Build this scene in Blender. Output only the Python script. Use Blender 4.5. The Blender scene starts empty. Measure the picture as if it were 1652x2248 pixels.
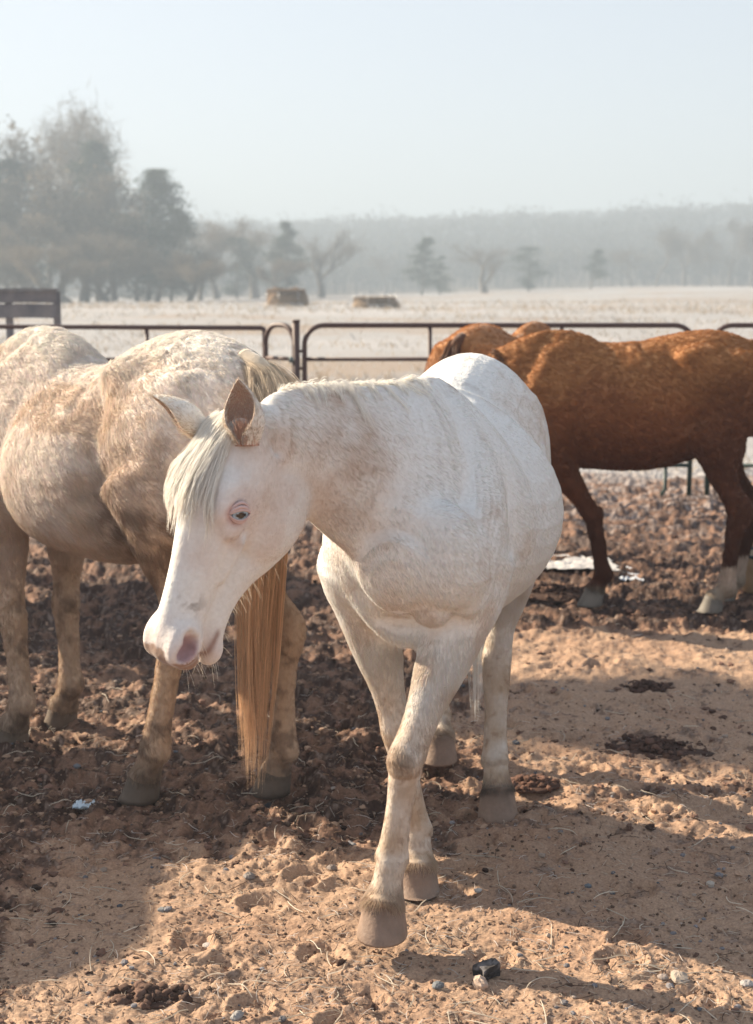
import bpy, math, random
import numpy as np
import openvdb as vdb
from mathutils import Vector, Matrix

# ------------------------------------------------------------------ camera, world, sun, exposure
scene = bpy.context.scene
CAM_H, PITCH, FPX = 1.70, math.radians(8.8), 3121.0     # eye height, downward tilt, focal length in 1652-px units
cam_d = bpy.data.cameras.new('camera')
cam_d.sensor_fit = 'VERTICAL'; cam_d.sensor_height = 36.0; cam_d.lens = 50.0
cam_d.clip_start = 0.05; cam_d.clip_end = 6000
cam_d.dof.use_dof = True; cam_d.dof.focus_distance = 3.75; cam_d.dof.aperture_fstop = 4.0
cam_o = bpy.data.objects.new('camera', cam_d); scene.collection.objects.link(cam_o)
cam_o.location = (0, 0, CAM_H); cam_o.rotation_euler = (math.pi/2 - PITCH, 0, 0)
scene.camera = cam_o

SUN_EL = math.radians(27); SHX, SHY = math.cos(math.radians(-30)), math.sin(math.radians(-30))   # shadows fall right and a little forward
world = bpy.data.worlds.new('World'); scene.world = world; world.use_nodes = True
wn = world.node_tree.nodes; wl = world.node_tree.links
for n in list(wn): wn.remove(n)
sky = wn.new('ShaderNodeTexSky'); sky.sky_type = 'NISHITA'; sky.sun_disc = False
sky.sun_elevation = SUN_EL; sky.sun_rotation = math.atan2(-SHX, -SHY)
sky.altitude = 200; sky.air_density = 1.0; sky.dust_density = 1.2; sky.ozone_density = 1.2
bg = wn.new('ShaderNodeBackground'); bg.inputs['Strength'].default_value = 0.060
wo = wn.new('ShaderNodeOutputWorld')
hs = wn.new('ShaderNodeHueSaturation'); hs.inputs['Saturation'].default_value = .72      # thin high haze pales the blue
wl.new(sky.outputs[0], hs.inputs['Color'])
def _vm(op, val, src):
    n = wn.new('ShaderNodeVectorMath'); n.operation = op; n.inputs[1].default_value = val; wl.new(src, n.inputs[0]); return n.outputs[0]
gm = wn.new('ShaderNodeGamma'); gm.inputs['Gamma'].default_value = .50          # the haze evens the brightness of the sky
wl.new(_vm('MULTIPLY', (.18, .18, .18), hs.outputs[0]), gm.inputs['Color'])
wl.new(_vm('MULTIPLY', (5.16, 5.18, 5.33), gm.outputs[0]), bg.inputs[0]); wl.new(bg.outputs[0], wo.inputs[0])
sun_d = bpy.data.lights.new('sun', 'SUN'); sun_d.energy = 4.7; sun_d.angle = math.radians(0.6); sun_d.color = (1.0, 0.85, 0.645)
sun_o = bpy.data.objects.new('sun', sun_d); scene.collection.objects.link(sun_o)
sun_dir = Vector((SHX*math.cos(SUN_EL), SHY*math.cos(SUN_EL), -math.sin(SUN_EL)))
sun_o.rotation_euler = sun_dir.to_track_quat('-Z', 'Y').to_euler(); sun_o.location = (-12, 8, 12)
scene.view_settings.view_transform = 'Standard'; scene.view_settings.look = 'None'
scene.view_settings.gamma = 1.0; scene.view_settings.use_curve_mapping = False
scene.view_settings.exposure = 1.62
scene.cycles.max_bounces = 8; scene.cycles.diffuse_bounces = 3; scene.cycles.transparent_max_bounces = 12
scene.cycles.volume_bounces = 0

# ------------------------------------------------------------------ helpers
def at(px, py, Y):
    """world point seen at (px,py) of the 1652x2247 photograph at forward distance Y"""
    t = PITCH + math.atan((py-1123.5)/FPX)
    z = CAM_H - math.tan(t)*Y
    zc = Y*math.cos(PITCH) + (CAM_H-z)*math.sin(PITCH)
    return np.array([(px-826)/FPX*zc, Y, z])

def _hash(ix, iy, iz, seed):
    h = (ix*374761393 + iy*668265263 + iz*2147483647 + seed*1274126177) & 0xffffffff
    h = ((h ^ (h >> 13))*1274126177) & 0xffffffff
    h = h ^ (h >> 16)
    return (h & 0xffffff).astype(np.float32)/np.float32(0xffffff)

def vnoise(P, seed=0):
    P = np.asarray(P, dtype=np.float32)
    F = np.floor(P); f = P-F; F = F.astype(np.int64)
    f = f*f*f*(f*(f*6-15)+10)
    out = 0
    for dx in (0, 1):
        wx = f[:, 0] if dx else 1-f[:, 0]
        for dy in (0, 1):
            wy = f[:, 1] if dy else 1-f[:, 1]
            for dz in (0, 1):
                wz = f[:, 2] if dz else 1-f[:, 2]
                out = out + wx*wy*wz*_hash(F[:, 0]+dx, F[:, 1]+dy, F[:, 2]+dz, seed)
    return out*2-1

def fbm(P, scale, octaves=4, seed=0, gain=0.5):
    P = np.asarray(P, dtype=np.float32)*scale
    a, s, tot = 1.0, 0, 0
    for o in range(octaves):
        s = s + a*vnoise(P*(2.03**o)+o*17.3, seed+o); tot += a; a *= gain
    return s/tot

def vnoise2(x, y, seed=0):
    fx0 = np.floor(x); fy0 = np.floor(y); fx = (x-fx0).astype(np.float32); fy = (y-fy0).astype(np.float32)
    ix = fx0.astype(np.int64); iy = fy0.astype(np.int64); z = np.zeros_like(ix)
    fx = fx*fx*(3-2*fx); fy = fy*fy*(3-2*fy)
    a = _hash(ix, iy, z, seed); b = _hash(ix+1, iy, z, seed); c = _hash(ix, iy+1, z, seed); d = _hash(ix+1, iy+1, z, seed)
    return ((a*(1-fx)+b*fx)*(1-fy)+(c*(1-fx)+d*fx)*fy)*2-1

def fbm2(x, y, scale, octaves=4, seed=0, gain=0.5):
    a, s, tot = 1.0, 0, 0
    for o in range(octaves):
        k = scale*2.03**o
        s = s + a*vnoise2(x*k+o*11.7, y*k-o*7.1, seed+o); tot += a; a *= gain
    return s/tot

def link(o, parent=None):
    scene.collection.objects.link(o)
    if parent is not None: o.parent = parent
    return o

def tag(o, label=None, cat=None, group=None, kind=None):
    if label: o['label'] = label
    if cat: o['category'] = cat
    if group: o['group'] = group
    if kind: o['kind'] = kind
    return o

def empty(name, loc=(0, 0, 0), rz=0.0):
    o = bpy.data.objects.new(name, None); o.empty_display_size = 0.2
    o.location = loc; o.rotation_euler = (0, 0, rz); scene.collection.objects.link(o)
    return o

def mesh_obj(name, V, Fq=None, mat=None, parent=None, smooth=True, Ft=None):
    me = bpy.data.meshes.new(name)
    V = np.asarray(V, dtype=np.float32)
    nq = 0 if Fq is None else len(Fq); nt = 0 if Ft is None else len(Ft)
    me.vertices.add(len(V)); me.vertices.foreach_set('co', V.ravel())
    idx = np.concatenate([np.asarray(a, dtype=np.int32).ravel() for a in (Fq, Ft) if a is not None and len(a)])
    me.loops.add(len(idx)); me.loops.foreach_set('vertex_index', idx)
    me.polygons.add(nq+nt)
    st = np.concatenate([np.arange(nq)*4, nq*4+np.arange(nt)*3]).astype(np.int32)
    me.polygons.foreach_set('loop_start', st)
    me.update(calc_edges=True)
    me.polygons.foreach_set('use_smooth', np.full(nq+nt, smooth))
    if mat is not None: me.materials.append(mat)
    o = bpy.data.objects.new(name, me)
    return link(o, parent)

def set_col(o, rgb, name='pigment'):
    me = o.data
    a = me.color_attributes.new(name, 'FLOAT_COLOR', 'POINT')
    c = np.ones((len(me.vertices), 4), dtype=np.float32); c[:, :3] = rgb
    a.data.foreach_set('color', c.ravel())

class Geo:
    """collects quads and triangles of one mesh"""
    def __init__(s): s.v = []; s.q = []; s.t = []; s.n = 0
    def add(s, V, Q=None, T=None):
        V = np.asarray(V, dtype=np.float64)
        if Q is not None and len(Q): s.q.append(np.asarray(Q, dtype=np.int64)+s.n)
        if T is not None and len(T): s.t.append(np.asarray(T, dtype=np.int64)+s.n)
        s.v.append(V); s.n += len(V)
    def arrays(s):
        V = np.concatenate(s.v)
        Q = np.concatenate(s.q) if s.q else None
        T = np.concatenate(s.t) if s.t else None
        return V, Q, T
    def box(s, c, size, rot=None):
        V = np.array([[x, y, z] for x in (-.5, .5) for y in (-.5, .5) for z in (-.5, .5)])*np.array(size)
        if rot is not None: V = V@np.array(rot).T
        s.add(V+np.array(c), [[0, 1, 3, 2], [4, 6, 7, 5], [0, 4, 5, 1], [2, 3, 7, 6], [0, 2, 6, 4], [1, 5, 7, 3]])
    def tube(s, pts, r, n=10, cap=True):
        pts = np.asarray(pts, float); m = len(pts); r = np.broadcast_to(np.asarray(r, float), (m,))
        T = np.gradient(pts, axis=0); T /= np.linalg.norm(T, axis=1)[:, None]
        U = np.cross(T[0], [0.0, 0, 1]);
        if np.linalg.norm(U) < 1e-3: U = np.cross(T[0], [0, 1.0, 0])
        U /= np.linalg.norm(U); R = []
        a = np.arange(n)*2*math.pi/n
        for i in range(m):
            U = U-T[i]*np.dot(U, T[i]); U /= np.linalg.norm(U); W = np.cross(T[i], U)
            R.append(pts[i]+r[i]*(np.cos(a)[:, None]*U+np.sin(a)[:, None]*W))
        V = np.concatenate(R); i = np.arange(m-1)[:, None]*n; j = np.arange(n)[None, :]
        Q = np.stack([i+j, i+(j+1) % n, i+n+(j+1) % n, i+n+j], -1).reshape(-1, 4)
        T_ = []
        if cap:
            V = np.concatenate([V, pts[:1], pts[-1:]]); c0, c1 = m*n, m*n+1
            for k in range(n):
                T_.append([c0, (k+1) % n, k]); T_.append([c1, (m-1)*n+k, (m-1)*n+(k+1) % n])
        s.add(V, Q, T_)
    def build(s, name, mat, parent=None, smooth=False):
        V, Q, T = s.arrays()
        return mesh_obj(name, V, Q, mat, parent, smooth, T)

# ------------------------------------------------------------------ materials
def new_mat(name):
    m = bpy.data.materials.new(name); m.use_nodes = True
    nt = m.node_tree; b = nt.nodes['Principled BSDF']
    return m, nt, b

def noise_mat(name, c1, c2, scale=8.0, rough=0.8, bump=0.0, bscale=60.0, metal=0.0, detail=6, coords='Object', c3=None, bdist=0.01):
    m, nt, b = new_mat(name); N = nt.nodes; L = nt.links
    tc = N.new('ShaderNodeTexCoord')
    no = N.new('ShaderNodeTexNoise'); no.inputs['Scale'].default_value = scale; no.inputs['Detail'].default_value = detail
    L.new(tc.outputs[coords], no.inputs['Vector'])
    cr = N.new('ShaderNodeValToRGB'); cr.color_ramp.elements[0].position = 0.35; cr.color_ramp.elements[1].position = 0.65
    cr.color_ramp.elements[0].color = (*c1, 1); cr.color_ramp.elements[1].color = (*c2, 1)
    if c3 is not None:
        e = cr.color_ramp.elements.new(0.8); e.color = (*c3, 1)
    L.new(no.outputs['Fac'], cr.inputs[0]); L.new(cr.outputs[0], b.inputs['Base Color'])
    b.inputs['Roughness'].default_value = rough; b.inputs['Metallic'].default_value = metal
    b.inputs['Specular IOR Level'].default_value = 0.3
    if bump > 0:
        n2 = N.new('ShaderNodeTexNoise'); n2.inputs['Scale'].default_value = bscale; n2.inputs['Detail'].default_value = 5
        L.new(tc.outputs[coords], n2.inputs['Vector'])
        bu = N.new('ShaderNodeBump'); bu.inputs['Strength'].default_value = bump; bu.inputs['Distance'].default_value = bdist
        L.new(n2.outputs['Fac'], bu.inputs['Height']); L.new(bu.outputs[0], b.inputs['Normal'])
    return m

def skin_mat(name, rough=0.85, sheen=0.3, bump=0.35):
    m, nt, b = new_mat(name); N = nt.nodes; L = nt.links
    at_ = N.new('ShaderNodeAttribute'); at_.attribute_name = 'pigment'
    tc = N.new('ShaderNodeTexCoord')
    no = N.new('ShaderNodeTexNoise'); no.inputs['Scale'].default_value = 90; no.inputs['Detail'].default_value = 4
    L.new(tc.outputs['Object'], no.inputs['Vector'])
    mx = N.new('ShaderNodeMix'); mx.data_type = 'RGBA'; mx.blend_type = 'MULTIPLY'; mx.inputs['Factor'].default_value = 0.25
    L.new(at_.outputs['Color'], mx.inputs['A'])
    cr = N.new('ShaderNodeValToRGB'); cr.color_ramp.elements[0].position = .3; cr.color_ramp.elements[1].position = .7
    cr.color_ramp.elements[0].color = (.55, .5, .45, 1); cr.color_ramp.elements[1].color = (1, 1, 1, 1)
    L.new(no.outputs['Fac'], cr.inputs[0]); L.new(cr.outputs[0], mx.inputs['B'])
    L.new(mx.outputs['Result'], b.inputs['Base Color'])
    b.inputs['Roughness'].default_value = rough; b.inputs['Specular IOR Level'].default_value = 0.2
    b.inputs['Sheen Weight'].default_value = sheen; b.inputs['Sheen Roughness'].default_value = 0.4
    bu = N.new('ShaderNodeBump'); bu.inputs['Strength'].default_value = bump; bu.inputs['Distance'].default_value = 0.004
    L.new(no.outputs['Fac'], bu.inputs['Height']); L.new(bu.outputs[0], b.inputs['Normal'])
    return m

def hair_mat(name, trans=0.35, rough=0.6, gloss=.06):
    """strand material: diffuse with light passing through the hairs, colour carried by each strand"""
    m = bpy.data.materials.new(name); m.use_nodes = True; nt = m.node_tree; N = nt.nodes; L = nt.links
    N.clear()
    at_ = N.new('ShaderNodeAttribute'); at_.attribute_name = 'pigment'
    df = N.new('ShaderNodeBsdfDiffuse'); tr = N.new('ShaderNodeBsdfTranslucent'); gl = N.new('ShaderNodeBsdfAnisotropic')
    gl.inputs['Roughness'].default_value = rough
    m1 = N.new('ShaderNodeMixShader'); m1.inputs[0].default_value = trans
    m2 = N.new('ShaderNodeMixShader'); m2.inputs[0].default_value = gloss
    out = N.new('ShaderNodeOutputMaterial')
    L.new(at_.outputs['Color'], df.inputs['Color']); L.new(at_.outputs['Color'], tr.inputs['Color'])
    L.new(df.outputs[0], m1.inputs[1]); L.new(tr.outputs[0], m1.inputs[2])
    L.new(m1.outputs[0], m2.inputs[1]); L.new(gl.outputs[0], m2.inputs[2]); L.new(m2.outputs[0], out.inputs['Surface'])
    return m

def strands(name, P, R, C, mat, parent=None):
    """P (n,k,3) strand points, R (k,) or (n,k) radii, C (n,3) colours -> one hair-curves object"""
    n, k = P.shape[:2]
    hc = bpy.data.hair_curves.new(name)
    hc.add_curves([k]*n)
    hc.attributes['position'].data.foreach_set('vector', np.ascontiguousarray(P, dtype=np.float32).ravel())
    ra = hc.attributes.get('radius') or hc.attributes.new('radius', 'FLOAT', 'POINT')
    ra.data.foreach_set('value', np.ascontiguousarray(np.broadcast_to(R, (n, k)), dtype=np.float32).ravel())
    C = np.asarray(C); ca = hc.attributes.new('pigment', 'FLOAT_COLOR', 'POINT' if C.ndim == 3 else 'CURVE')
    cc = np.ones((n*k if C.ndim == 3 else n, 4), dtype=np.float32); cc[:, :3] = C.reshape(-1, 3)
    ca.data.foreach_set('color', cc.ravel())
    hc.materials.append(mat)
    o = bpy.data.objects.new(name, hc)
    return link(o, parent)

# ------------------------------------------------------------------ horses: smooth union of lofted anatomy
def unit(v):
    v = np.asarray(v, float); return v/np.linalg.norm(v)

def crom(R, sub):
    """Catmull-Rom through the rows of R"""
    R = np.asarray(R, float); m = len(R)
    E = np.vstack([2*R[0]-R[1], R, 2*R[-1]-R[-2]]); out = []
    for i in range(m-1):
        a, b, c, d = E[i], E[i+1], E[i+2], E[i+3]
        for k in range(sub):
            t = k/sub
            out.append(.5*((2*b)+(-a+c)*t+(2*a-5*b+4*c-d)*t*t+(-a+3*b-3*c+d)*t**3))
    out.append(R[-1]); return np.array(out)

def loft(rows, side, sub=4, n=26, cap=0.6):
    """rows: x,y,z, r_side, r_front, r_back [, pinch_front, pinch_back]; side: vector or one per row; V = T x U"""
    rows = [list(r)+[0]*(8-len(r)) for r in rows]
    side = np.broadcast_to(np.asarray(side, float), (len(rows), 3))
    A = crom(np.hstack([rows, side]), sub)
    C = A[:, :3]; rs, rf, rb, pf, pb = (A[:, i] for i in range(3, 8)); S = A[:, 8:11]
    rs = np.maximum(rs, .002); rf = np.maximum(rf, .002); rb = np.maximum(rb, .002)
    T = np.gradient(C, axis=0); T /= np.linalg.norm(T, axis=1)[:, None]
    U = S-T*np.sum(S*T, 1)[:, None]; U /= np.linalg.norm(U, axis=1)[:, None]
    W = np.cross(T, U)
    a = np.arange(n)*2*math.pi/n; ca, sa = np.cos(a), np.sin(a)
    rings = []
    def ring(i, sc=1.0, off=0.0):
        x = ca*rs[i]*sc*(1-pf[i]*np.maximum(sa, 0)**2-pb[i]*np.maximum(-sa, 0)**2)
        y = np.where(sa > 0, rf[i], rb[i])*sa*sc
        return C[i]+T[i]*off+x[:, None]*U[i]+y[:, None]*W[i]
    m = len(C)
    for ang in (80, 55, 28):
        q = math.radians(ang); rings.append(ring(0, math.cos(q), -cap*min(rs[0], rf[0])*math.sin(q)))
    for i in range(m): rings.append(ring(i))
    for ang in (28, 55, 80):
        q = math.radians(ang); rings.append(ring(m-1, math.cos(q), cap*min(rs[-1], rf[-1])*math.sin(q)))
    k = len(rings); V = np.concatenate(rings)
    i = np.arange(k-1)[:, None]*n; j = np.arange(n)[None, :]
    Q = np.stack([i+j, i+(j+1) % n, i+n+(j+1) % n, i+n+j], -1).reshape(-1, 4)
    Tr = np.concatenate([np.stack([Q[:, 0], Q[:, 1], Q[:, 2]], 1), np.stack([Q[:, 0], Q[:, 2], Q[:, 3]], 1)])
    c0, c1 = len(V), len(V)+1
    V = np.concatenate([V, rings[0].mean(0)[None], rings[-1].mean(0)[None]])
    jj = np.arange(n)
    Tr = np.concatenate([Tr, np.stack([np.full(n, c0), (jj+1) % n, jj], 1), np.stack([np.full(n, c1), (k-1)*n+jj, (k-1)*n+(jj+1) % n], 1)])
    return V, Tr

def ellipsoid(c, r, M=None, n=20, m=14):
    th = np.linspace(0, math.pi, m+1); ph = np.arange(n)*2*math.pi/n
    V = np.array([[math.sin(t)*math.cos(p), math.sin(t)*math.sin(p), math.cos(t)] for t in th[1:-1] for p in ph]+[[0, 0, 1], [0, 0, -1]])*np.array(r)
    if M is not None: V = V@np.array(M)          # rows of M are the local axes
    V = V+np.array(c); Tr = []
    for i in range(m-2):
        for j in range(n):
            a, b = i*n+j, i*n+(j+1) % n
            Tr += [[a, a+n, b+n], [a, b+n, b]]
    t, b_ = (m-1)*n, (m-1)*n+1
    for j in range(n):
        Tr += [[t, j, (j+1) % n], [b_, (m-2)*n+(j+1) % n, (m-2)*n+j]]
    return V, np.array(Tr)

def sdf_union(parts, h, lo, hi):
    """parts: (V, Tr, k, op) -> quads of the smooth union"""
    lo = np.floor(np.array(lo)/h).astype(int); hi = np.ceil(np.array(hi)/h).astype(int)
    BG = 0.085
    D = np.full(hi-lo, BG, dtype=np.float32); xf = vdb.createLinearTransform(voxelSize=h)
    for V, Tr, k, op in parts:
        band = k+2.5*h
        g = vdb.FloatGrid.createLevelSetFromPolygons(V.astype(np.float32), triangles=Tr.astype(np.uint32), transform=xf, halfWidth=float(band/h))
        a = np.maximum(np.floor((V.min(0)-band)/h).astype(int)-1, lo); b = np.minimum(np.ceil((V.max(0)+band)/h).astype(int)+1, hi)
        if (b <= a).any(): continue
        arr = np.empty(b-a, dtype=np.float32); g.copyToArray(arr, ijk=tuple(int(q) for q in a))
        sl = tuple(slice(a[i]-lo[i], b[i]-lo[i]) for i in range(3)); d = D[sl]
        if op < 0:
            arr = -arr; hh = np.maximum(k-np.abs(d-arr), 0)/k; D[sl] = np.maximum(d, arr)+hh*hh*k*.25
        else:
            hh = np.maximum(k-np.abs(d-arr), 0)/k; D[sl] = np.minimum(d, arr)-hh*hh*k*.25
    D = np.clip(D, -BG, BG)
    g = vdb.FloatGrid(BG); g.transform = xf
    g.copyFromArray(D, ijk=tuple(int(q) for q in lo))
    P, Q = g.convertToQuads(isovalue=0.0)
    P = P.astype(np.float64); Q = Q.astype(np.int64)
    a, b, c = P[Q[:, 0]], P[Q[:, 1]], P[Q[:, 2]]
    if np.einsum('ij,ij->i', a, np.cross(b, c)).sum() < 0: Q = Q[:, ::-1]
    return P, Q

def vnormals(P, Q):
    n = np.cross(P[Q[:, 2]]-P[Q[:, 0]], P[Q[:, 3]]-P[Q[:, 1]])
    N = np.zeros_like(P)
    for i in range(4): np.add.at(N, Q[:, i], n)
    return N/np.maximum(np.linalg.norm(N, axis=1), 1e-12)[:, None]

def relax(P, Q, it=2, f=.5):
    for _ in range(it):
        S = np.zeros_like(P); c = np.zeros(len(P))
        for i in range(4):
            a, b = Q[:, i], Q[:, (i+1) % 4]
            np.add.at(S, a, P[b]); np.add.at(c, a, 1); np.add.at(S, b, P[a]); np.add.at(c, b, 1)
        P = P+f*(S/np.maximum(c, 1)[:, None]-P)
    return P

def leg_r(r, g): return r*(g if r < .035 else (1+(g-1)*.35 if r < .052 else 1+(g-1)*.85))

def foreleg(E, K, F, C, s, side=(0, 1, 0), front=(1, 0, 0), g=1.0):
    E, K, F, C = map(np.array, (E, K, F, C)); f = np.array(front, float); up = np.array([0, 0, 1.])
    def p(a, b, t, of=0): return list(a+(b-a)*t+f*of*s)
    R = lambda pos, *r: pos+[leg_r(q, g)*s for q in r]
    rows = [R(p(E, K, -.22, .03), .075, .13, .12), R(p(E, K, 0, .0), .08, .115, .12), R(p(E, K, .2, 0), .070, .088, .092),
            R(p(E, K, .45), .056, .062, .066), R(p(E, K, .7), .044, .047, .049), R(p(E, K, .87), .040, .042, .042),
            R(p(E, K, .96, .003), .043, .044, .043), R(p(E, K, 1.03, .004), .043, .044, .044), R(p(K, F, .13, .0), .040, .040, .042),
            R(p(K, F, .25), .031, .031, .038), R(p(K, F, .5), .027, .027, .034), R(p(K, F, .75), .028, .028, .035),
            R(p(K, F, .90), .036, .035, .041), R(p(K, F, 1.0), .041, .040, .047), R(p(F, C, .22), .036, .034, .042),
            R(p(F, C, .55), .031, .030, .034), R(p(F, C, .85), .044, .045, .040), R(p(F, C, 1.0), .048, .052, .044), R(p(F, C, 1.12), .047, .051, .042)]
    return loft(rows, side, sub=3, cap=.3)

def hindleg(S, J, F, C, s, side=(0, 1, 0), front=(1, 0, 0), g=1.0):
    S, J, F, C = map(np.array, (S, J, F, C)); f = np.array(front, float)
    def p(a, b, t, of=0): return list(a+(b-a)*t+f*of*s)
    R = lambda pos, *r: pos+[leg_r(q, g)*s for q in r]
    rows = [R(p(S, J, -.25, -.02), .10, .13, .15), R(p(S, J, 0, -.03), .10, .10, .13), R(p(S, J, .25, -.02), .078, .082, .095),
            R(p(S, J, .5, -.005), .057, .060, .062), R(p(S, J, .72, .0), .042, .046, .050), R(p(S, J, .88), .040, .044, .062),
            R(p(S, J, 1.0), .044, .046, .066), R(p(J, F, .12), .042, .043, .056), R(p(J, F, .27), .034, .034, .044),
            R(p(J, F, .5), .028, .029, .036), R(p(J, F, .75), .029, .029, .037), R(p(J, F, .90), .037, .036, .044), R(p(J, F, 1.0), .042, .041, .049),
            R(p(F, C, .22), .037, .035, .043), R(p(F, C, .55), .032, .031, .035), R(p(F, C, .85), .042, .043, .038), R(p(F, C, 1.0), .046, .050, .042), R(p(F, C, 1.12), .045, .049, .04)]
    return loft(rows, side, sub=3, cap=.3)

POSE0 = dict(s=1.0, belly=0.80, wide=.30, poll=(.78, 0, 1.50), A=(.45, 0, -.89), D=(.89, 0, .45),
             fl=dict(E=(.08, .14, .92), K=(.09, .125, .47), F=(.08, .125, .185), C=(.125, .125, .085), dir=(1, 0, 0)),
             fr=dict(E=(.08, -.14, .92), K=(.09, -.125, .47), F=(.08, -.125, .185), C=(.125, -.125, .085), dir=(1, 0, 0)),
             hl=dict(S=(-.78, .15, .88), J=(-1.04, .135, .54), F=(-1.0, .135, .19), C=(-.95, .135, .085), dir=(1, 0, 0)),
             hr=dict(S=(-.78, -.15, .88), J=(-1.04, -.135, .54), F=(-1.0, -.135, .19), C=(-.95, -.135, .085), dir=(1, 0, 0)))

def hoof_geo(C, A, fwd, s, lift=None):
    """hoof: coronet centre C, axis A down the pastern, fwd the toe direction; flat sole"""
    fwd = unit(fwd); up = np.array([0, 0, 1.]) if lift is None else unit(lift)
    fwd = unit(fwd-up*np.dot(fwd, up)); lat = np.cross(up, fwd)
    n = 22; a = np.arange(n)*2*math.pi/n; R = []
    h = (.066 if lift is None and C[2] > .10*s else .078)*s
    for t, rr in ((0, .93), (.08, 1.0), (.16, 1.03), (.4, 1.11), (.7, 1.20), (.93, 1.27), (1.0, 1.25)):
        z = -h*t; x0 = .018*s*t
        rx = .044*s*rr*(1+.06*t); ry = .0435*s*rr
        ca = np.cos(a); x = np.where(ca > 0, rx*ca*1.06, rx*ca*.88)+x0*1.4
        zz = z+np.where(t < .3, (ca*.012+.004)*s*(1-t/.3), 0)
        R.append(np.array(C)+x[:, None]*fwd+(ry*np.sin(a))[:, None]*lat+np.broadcast_to(zz, (n,))[:, None]*up)
    V = np.concatenate(R); m = len(R)
    i = np.arange(m-1)[:, None]*n; j = np.arange(n)[None, :]
    Q = np.stack([i+j, i+n+j, i+n+(j+1) % n, i+(j+1) % n], -1).reshape(-1, 4)
    V = np.concatenate([V, R[0].mean(0)[None]+up*.004, R[-1].mean(0)[None]+up*.008*s])
    T = []
    for k in range(n):
        T.append([m*n, k, (k+1) % n]); T.append([m*n+1, (m-1)*n+(k+1) % n, (m-1)*n+k])
    return V, Q, np.array(T)

def head_parts(P, A, D, s, hi=True, wid=1.0, dep=1.0):
    A = unit(A); D = unit(np.array(D)-A*np.dot(D, A)); L = np.cross(D, A)
    def h(a, d, l=0): return np.array(P)+s*(a*A+d*dep*D+l*wid*L)
    H = lambda a, d, w, t, b, pf=0, pb=0: list(h(a, d))+[w*s*wid, t*s*dep, b*s*dep, pf, pb]
    M = np.array([A, D, L]); out = []
    # cranium, forehead and nasal bone
    out.append((*loft([H(-.0, -.03, .058, .055, .07), H(.03, .0, .072, .066, .09), H(.09, .0, .084, .076, .10, .1), H(.15, .0, .092, .082, .09, .1), H(.20, .0, .090, .080, .08, .2),
                       H(.26, -.005, .074, .072, .07, .2), H(.33, -.01, .060, .062, .06, .2), H(.40, -.015, .051, .054, .05, .15), H(.47, -.02, .048, .049, .045, .1), H(.53, -.025, .050, .046, .045), H(.57, -.033, .046, .038, .04)], L), .02, 1))
    # mandible
    out.append((*loft([H(.03, -.10, .045, .06, .06), H(.09, -.12, .058, .07, .078), H(.15, -.13, .063, .07, .092), H(.21, -.125, .061, .06, .096, 0, .1), H(.27, -.112, .052, .05, .084, 0, .2),
                       H(.33, -.098, .043, .04, .066, 0, .2), H(.40, -.090, .036, .035, .048), H(.47, -.095, .034, .03, .036), H(.535, -.110, .034, .024, .028)], L), .025, 1))
    # muzzle, lips and chin
    out.append((*ellipsoid(h(.550, -.038), (.050*s, .045*s, .048*s*wid), M), .03, 1))
    out.append((*ellipsoid(h(.578, -.068), (.030*s, .028*s, .037*s*wid), M), .02, 1))
    out.append((*ellipsoid(h(.545, -.122), (.036*s, .024*s, .036*s*wid), M), .018, 1))
    for q in (1, -1):
        out.append((*ellipsoid(h(.18, -.11, q*.043), (.105*s, .095*s, .034*s), M), .03, 1))        # cheek
        out.append((*ellipsoid(h(.190, .038, q*.072), (.048*s, .022*s, .018*s), M), .045, 1))       # brow
        out.append((*ellipsoid(h(.242, .005, q*.078), (.030*s, .020*s, .013*s), M), .03, 1))       # below the eye
        out.append((*loft([list(h(.27, -.035, q*.064))+[.012*s]*3, list(h(.33, -.042, q*.052))+[.011*s]*3, list(h(.37, -.045, q*.044))+[.008*s]*3], L), .025, 1))   # facial crest
        out.append((*ellipsoid(h(.545, -.018, q*.044), (.048*s, .036*s, .020*s), M), .035, 1))       # nostril rim
        if hi:
            R2 = np.array([unit(A*.95+D*.3), unit(D*.95-A*.3), L])
            out.append((*ellipsoid(h(.550, -.022, q*.066), (.040*s, .021*s, .042*s), R2), .010, -1))   # nostril
            out.append((*ellipsoid(h(.522, -.012, q*.062), (.018*s, .012*s, .022*s), R2), .010, -1))
            out.append((*loft([list(h(.478, -.090, q*.050))+[.004*s]*3, list(h(.515, -.100, q*.050))+[.006*s]*3, list(h(.555, -.102, q*.046))+[.006*s]*3, list(h(.595, -.096, q*.024))+[.005*s]*3], D), .012, -1))   # mouth
            out.append((*ellipsoid(h(.212, .018, q*.101), (.030*s, .021*s, .018*s), M), .014, -1))  # eye opening
    if hi:
        out.append((*loft([list(h(.595, -.096, .024))+[.005*s]*3, list(h(.604, -.094, 0))+[.005*s]*3, list(h(.595, -.096, -.024))+[.005*s]*3], D), .008, -1))
    return out, (A, D, L)

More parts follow.
